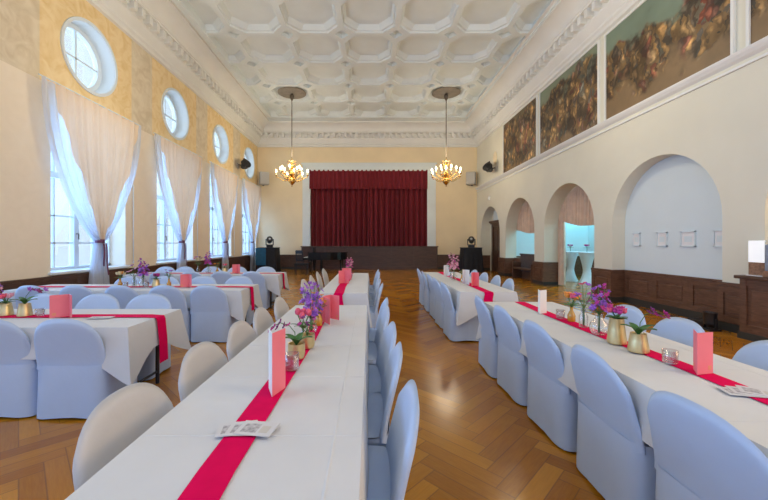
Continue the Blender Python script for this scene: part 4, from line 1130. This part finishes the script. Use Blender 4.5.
# long tulip table, from near to far
flat_card(-.485, 1.285, .2, '%s leaflet of the fan on the long tulip table', n=3)
tent_card(-.43, 1.55, None, 'tall pink folded card behind fan of leaflets on tulip table', 'white', h=.28, w=.105, ang=.37, inner='card', mark=False)
votive(-.415, 1.88, 'clear tumbler behind tall pink card on tulip table', .09)
vase('gold_cup', -.43, 2.07, 'gold cup with dark orchid, nearest on tulip table')
bunch('orchid', -.43, 2.07, .08, 'leafy plum orchid in the nearest gold cup on tulip table', 11, .85, ['plum', 'magenta']).rotation_euler = (0, 0, 3.5)
vase('gold_cup', -.405, 2.28, 'gold cup with plum flowers, second on tulip table')
bunch('sprig', -.405, 2.28, .08, 'low plum flowers in the second gold cup', 12, .75, ['plum', 'magenta'])
vase('slim', -.465, 2.46, 'slim clear vase of rose-red tulips', .55)
bunch('tulip', -.465, 2.46, .07, 'rose-red tulips in slim clear vase', 13, .95, ['rosep'])
vase('bulb', -.44, 2.66, 'round clear vase behind the tulips', .7)
bunch('spike', -.44, 2.66, .08, 'lilac flower spikes behind the tulips', 14, 1.3, ['purple'])
vase('amber', -.42, 2.9, 'amber bottle with leafy sprig on tulip table')
bunch('sprig', -.42, 2.9, .11, 'orange leafy sprig in amber bottle on tulip table', 15, .95, ['orange', 'leaf'])
votive(-.44, 3.02, 'clear tumbler before salmon cards on tulip table')
tent_card(-.385, 3.02, PI * .9, 'salmon folded card nearer lilac spikes on tulip table', ang=.8, w=.12)
tent_card(-.35, 3.16, PI * 1.05, 'salmon folded card at far end of tulip table', ang=.7, w=.11)
# table before the piano
tent_card(-.43, 5.95, PI, 'pink folded card nearer the camera on piano-side table', ang=.8, w=.12)
tent_card(-.42, 6.55, PI, 'pink folded card before the pale flowers on piano-side table', ang=.8, w=.12)
vase('amber', -.42, 7.3, 'amber bottle on piano-side table')
bunch('sprig', -.42, 7.3, .11, 'pale pink and magenta flowers on the piano-side table', 21, 1.4, ['palepink', 'magenta', 'rosep'])
vase('bulb', -.40, 7.05, 'round clear vase on piano-side table')
bunch('spike', -.40, 7.05, .14, 'pale pink spikes on the piano-side table', 22, 1.1, ['palepink', 'magenta'])
# table nearest the door arch
tent_card(1.58, 7.3, PI, 'white folded card, farthest on the door arch table', 'white', inner='white', ang=.55, h=.22, mark=False)
tent_card(1.57, 5.8, PI, 'white folded card beside pink card on door arch table', 'white', inner='white', ang=.55, h=.24, mark=False)
tent_card(1.66, 5.6, PI, 'pink folded card on the door arch table', ang=.6)
vase('bulb', 1.55, 6.45, 'round clear vase on door arch table'); bunch('spike', 1.55, 6.45, .14, 'tall pale pink spikes on the door arch table', 31, 1.45, ['palepink', 'magenta', 'palepink'])
vase('amber', 1.62, 6.15, 'amber bottle on the door arch table'); bunch('sprig', 1.62, 6.15, .11, 'small cream buds in amber bottle on door arch table', 32, .6, ['cream', 'leaf'])
vase('slim', 1.56, 6.75, 'slim clear vase on door arch table'); bunch('sprig', 1.56, 6.75, .15, 'pink loose flowers in slim vase on door arch table', 33, 1.2, ['palepink', 'rosep'])
votive(1.60, 6.0, 'clear tumbler on door arch table')
# first window table
yt = 3.28
tent_card(-2.79, yt - .02, PI, 'broad pink card on the first window table', w=.135, h=.205, ang=.85)
flat_card(-2.45, yt - .08, .1, 'single leaflet lying by the runner on first window table', w=.2)
votive(-3.08, yt, 'clear tumbler beside pink card on first window table', .065)
vase('gold_short', -3.22, yt, 'gold vase with purple spray on first window table')
bunch('orchid', -3.22, yt, .105, 'green leaves and purple orchid spray on first window table', 41, 1.0, ['plum', 'purple'])
vase('gold_short', -3.42, yt + .02, 'gold vase with rose flowers on first window table')
bunch('mound', -3.42, yt + .02, .105, 'rose flowers in gold vase on first window table', 42, 1.0, ['rosep', 'palepink'])
vase('gold_tall', -3.52, yt + .02, 'tall gold vase at picture edge on first window table', .8)
bunch('spike', -3.52, yt + .02, .13, 'pink spikes at the picture edge on first window table', 43, .8, ['palepink', 'purple'])
# second window table
yt = 5.46
tent_card(-2.8, yt - .03, PI, 'pink card on the second window table', w=.115, h=.2, ang=.85)
vase('amber', -3.12, yt, 'amber bottle nearest pink card on second window table'); bunch('sprig', -3.12, yt, .11, 'dark loose flowers nearest pink card on second window table', 51, .9, ['plum', 'leaf', 'purple'])
vase('gold_short', -3.32, yt, 'gold vase on second window table'); bunch('mound', -3.32, yt, .105, 'magenta flowers in gold vase on second window table', 52, 1.0, ['plum', 'magenta'])
vase('bulb', -3.52, yt, 'round clear vase on second window table'); bunch('spike', -3.52, yt, .12, 'purple spikes on the second window table', 53, 1.3, ['purple', 'magenta', 'purple'])
vase('slim', -3.68, yt + .03, 'slim clear vase on second window table'); bunch('sprig', -3.68, yt + .03, .13, 'loose purple blossoms in slim vase, second window table', 54, 1.3, ['purple', 'palepink'])
vase('amber', -3.88, yt, 'amber bottle of orange flowers on second window table'); bunch('mound', -3.88, yt, .12, 'orange flowers on the second window table', 55, 1.2, ['orange', 'cream'])
votive(-3.76, yt - .05, 'clear tumbler by orange flowers on second window table'); votive(-3.42, yt - .08, 'clear tumbler by gold vase on second window table')
# third window table
yt = 7.95
tent_card(-2.98, yt - .03, PI, 'pink card on the third window table', w=.115, h=.2, ang=.85)
vase('amber', -3.45, yt, 'amber bottle on third window table'); bunch('sprig', -3.45, yt, .11, 'orange loose flowers on third window table', 61, .9, ['orange', 'leaf'])
vase('bulb', -3.65, yt, 'round clear vase on third window table'); bunch('spike', -3.65, yt, .14, 'purple spikes on the third window table', 62, 1.4, ['purple', 'magenta'])
vase('slim', -3.88, yt, 'slim clear vase on third window table'); bunch('sprig', -3.88, yt, .15, 'plum loose flowers on third window table', 63, 1.4, ['plum', 'purple', 'magenta'])
vase('gold_short', -3.28, yt, 'gold vase on third window table'); bunch('mound', -3.28, yt, .105, 'rose flowers on third window table', 64, 1.0, ['rosep', 'palepink'])
# flowers on the cocktail tables
Z0 = 1.106
vase('slim', 7.44, 13.0, 'slim clear vase on cocktail table near the drape', .8); bunch('mound', 7.44, 13.0, .12, 'pink flowers on cocktail table near the drape', 71, 1.6, ['palepink', 'magenta'])
vase('slim', 7.62, 12.3, 'slim clear vase on cocktail table toward the bar', .8); bunch('mound', 7.62, 12.3, .12, 'pink flowers on cocktail table toward the bar', 72, 1.6, ['palepink', 'magenta'])

# ------------------------------------------------------------------ light
w = bpy.data.worlds.new('sky'); sc.world = w; w.use_nodes = True
bg = w.node_tree.nodes['Background']; bg.inputs[0].default_value = (.80, .91, 1, 1); bg.inputs[1].default_value = 1.3
def area(name, loc, rot, sx, sy, e, col):
    l = bpy.data.lights.new(name, 'AREA'); l.shape = 'RECTANGLE'; l.size = sx; l.size_y = sy; l.energy = e; l.color = col
    o = bpy.data.objects.new(name, l); COL.objects.link(o); o.location = loc; o.rotation_euler = rot; return o
BLUE = (.24, .52, 1)
for y in WIN_Y:
    area('window_daylight', (XL - .75, y, 2.55), (0, -PI / 2, 0), 3.3, 2.0, 120, BLUE)
    area('round_daylight', (XL - .75, y - .05, RW_Z), (0, -PI / 2, 0), 1.5, 1.5, 20, (.62, .82, 1))
# added blue fill panels before the blank rear wall, behind the camera
for x in (-4.2, -1.4, 1.4, 4.2):
    area('rear_fill', (x, YF + .1, 3.6), (-PI / 2, 0, PI), 1.8, 4.0, 50, (.22, .47, 1))
def point(name, loc, e, col, r=.2):
    l = bpy.data.lights.new(name, 'POINT'); l.energy = e; l.color = col; l.shadow_soft_size = r
    o = bpy.data.objects.new(name, l); COL.objects.link(o); o.location = loc; return o
for x, y in CH + [(-3.38, 7.5), (3.28, 7.5), (-3.38, .5), (3.28, .5)]:
    point('chandelier_and_fill', (x, y, 4.95), 92, (1, .85, .62), .45)  # chandelier light, plus four added fill points where no chandelier hangs
# cyan party light in the side room
for y in (9.6, 12.0, 14.4):
    point('cyan_wash', (8.7, y, 2.9), 34, (.16, .74, 1), .2)
point('side_room_lamp', (7.6, 11.5, 3.2), 70, (.70, .88, 1), .3)
for y in (-2.5, .6):
    point('warm_chair_fill', (5.1, y, 2.6), 120, (1, .70, .42), 1.0)  # added warm fill for chair faces turned from the windows, no fixture
point('bar_lamp', (6.1, 3.6, 2.6), 8, (1, .7, .4), .1)

# ------------------------------------------------------------------ camera
cam = bpy.data.cameras.new('camera'); co = bpy.data.objects.new('camera', cam); COL.objects.link(co)
co.location = (0, 0, 1.42); co.rotation_euler = (PI / 2, 0, 0)
cam.sensor_fit = 'HORIZONTAL'; cam.sensor_width = 36; cam.lens = 36 * 351 / 768
cam.shift_x = (384 - 369.5) / 768; cam.shift_y = -(250 - 243) / 768
cam.clip_start = .05; cam.clip_end = 200
sc.camera = co
sc.view_settings.view_transform = 'Standard'; sc.view_settings.look = 'None'; sc.view_settings.exposure = .17
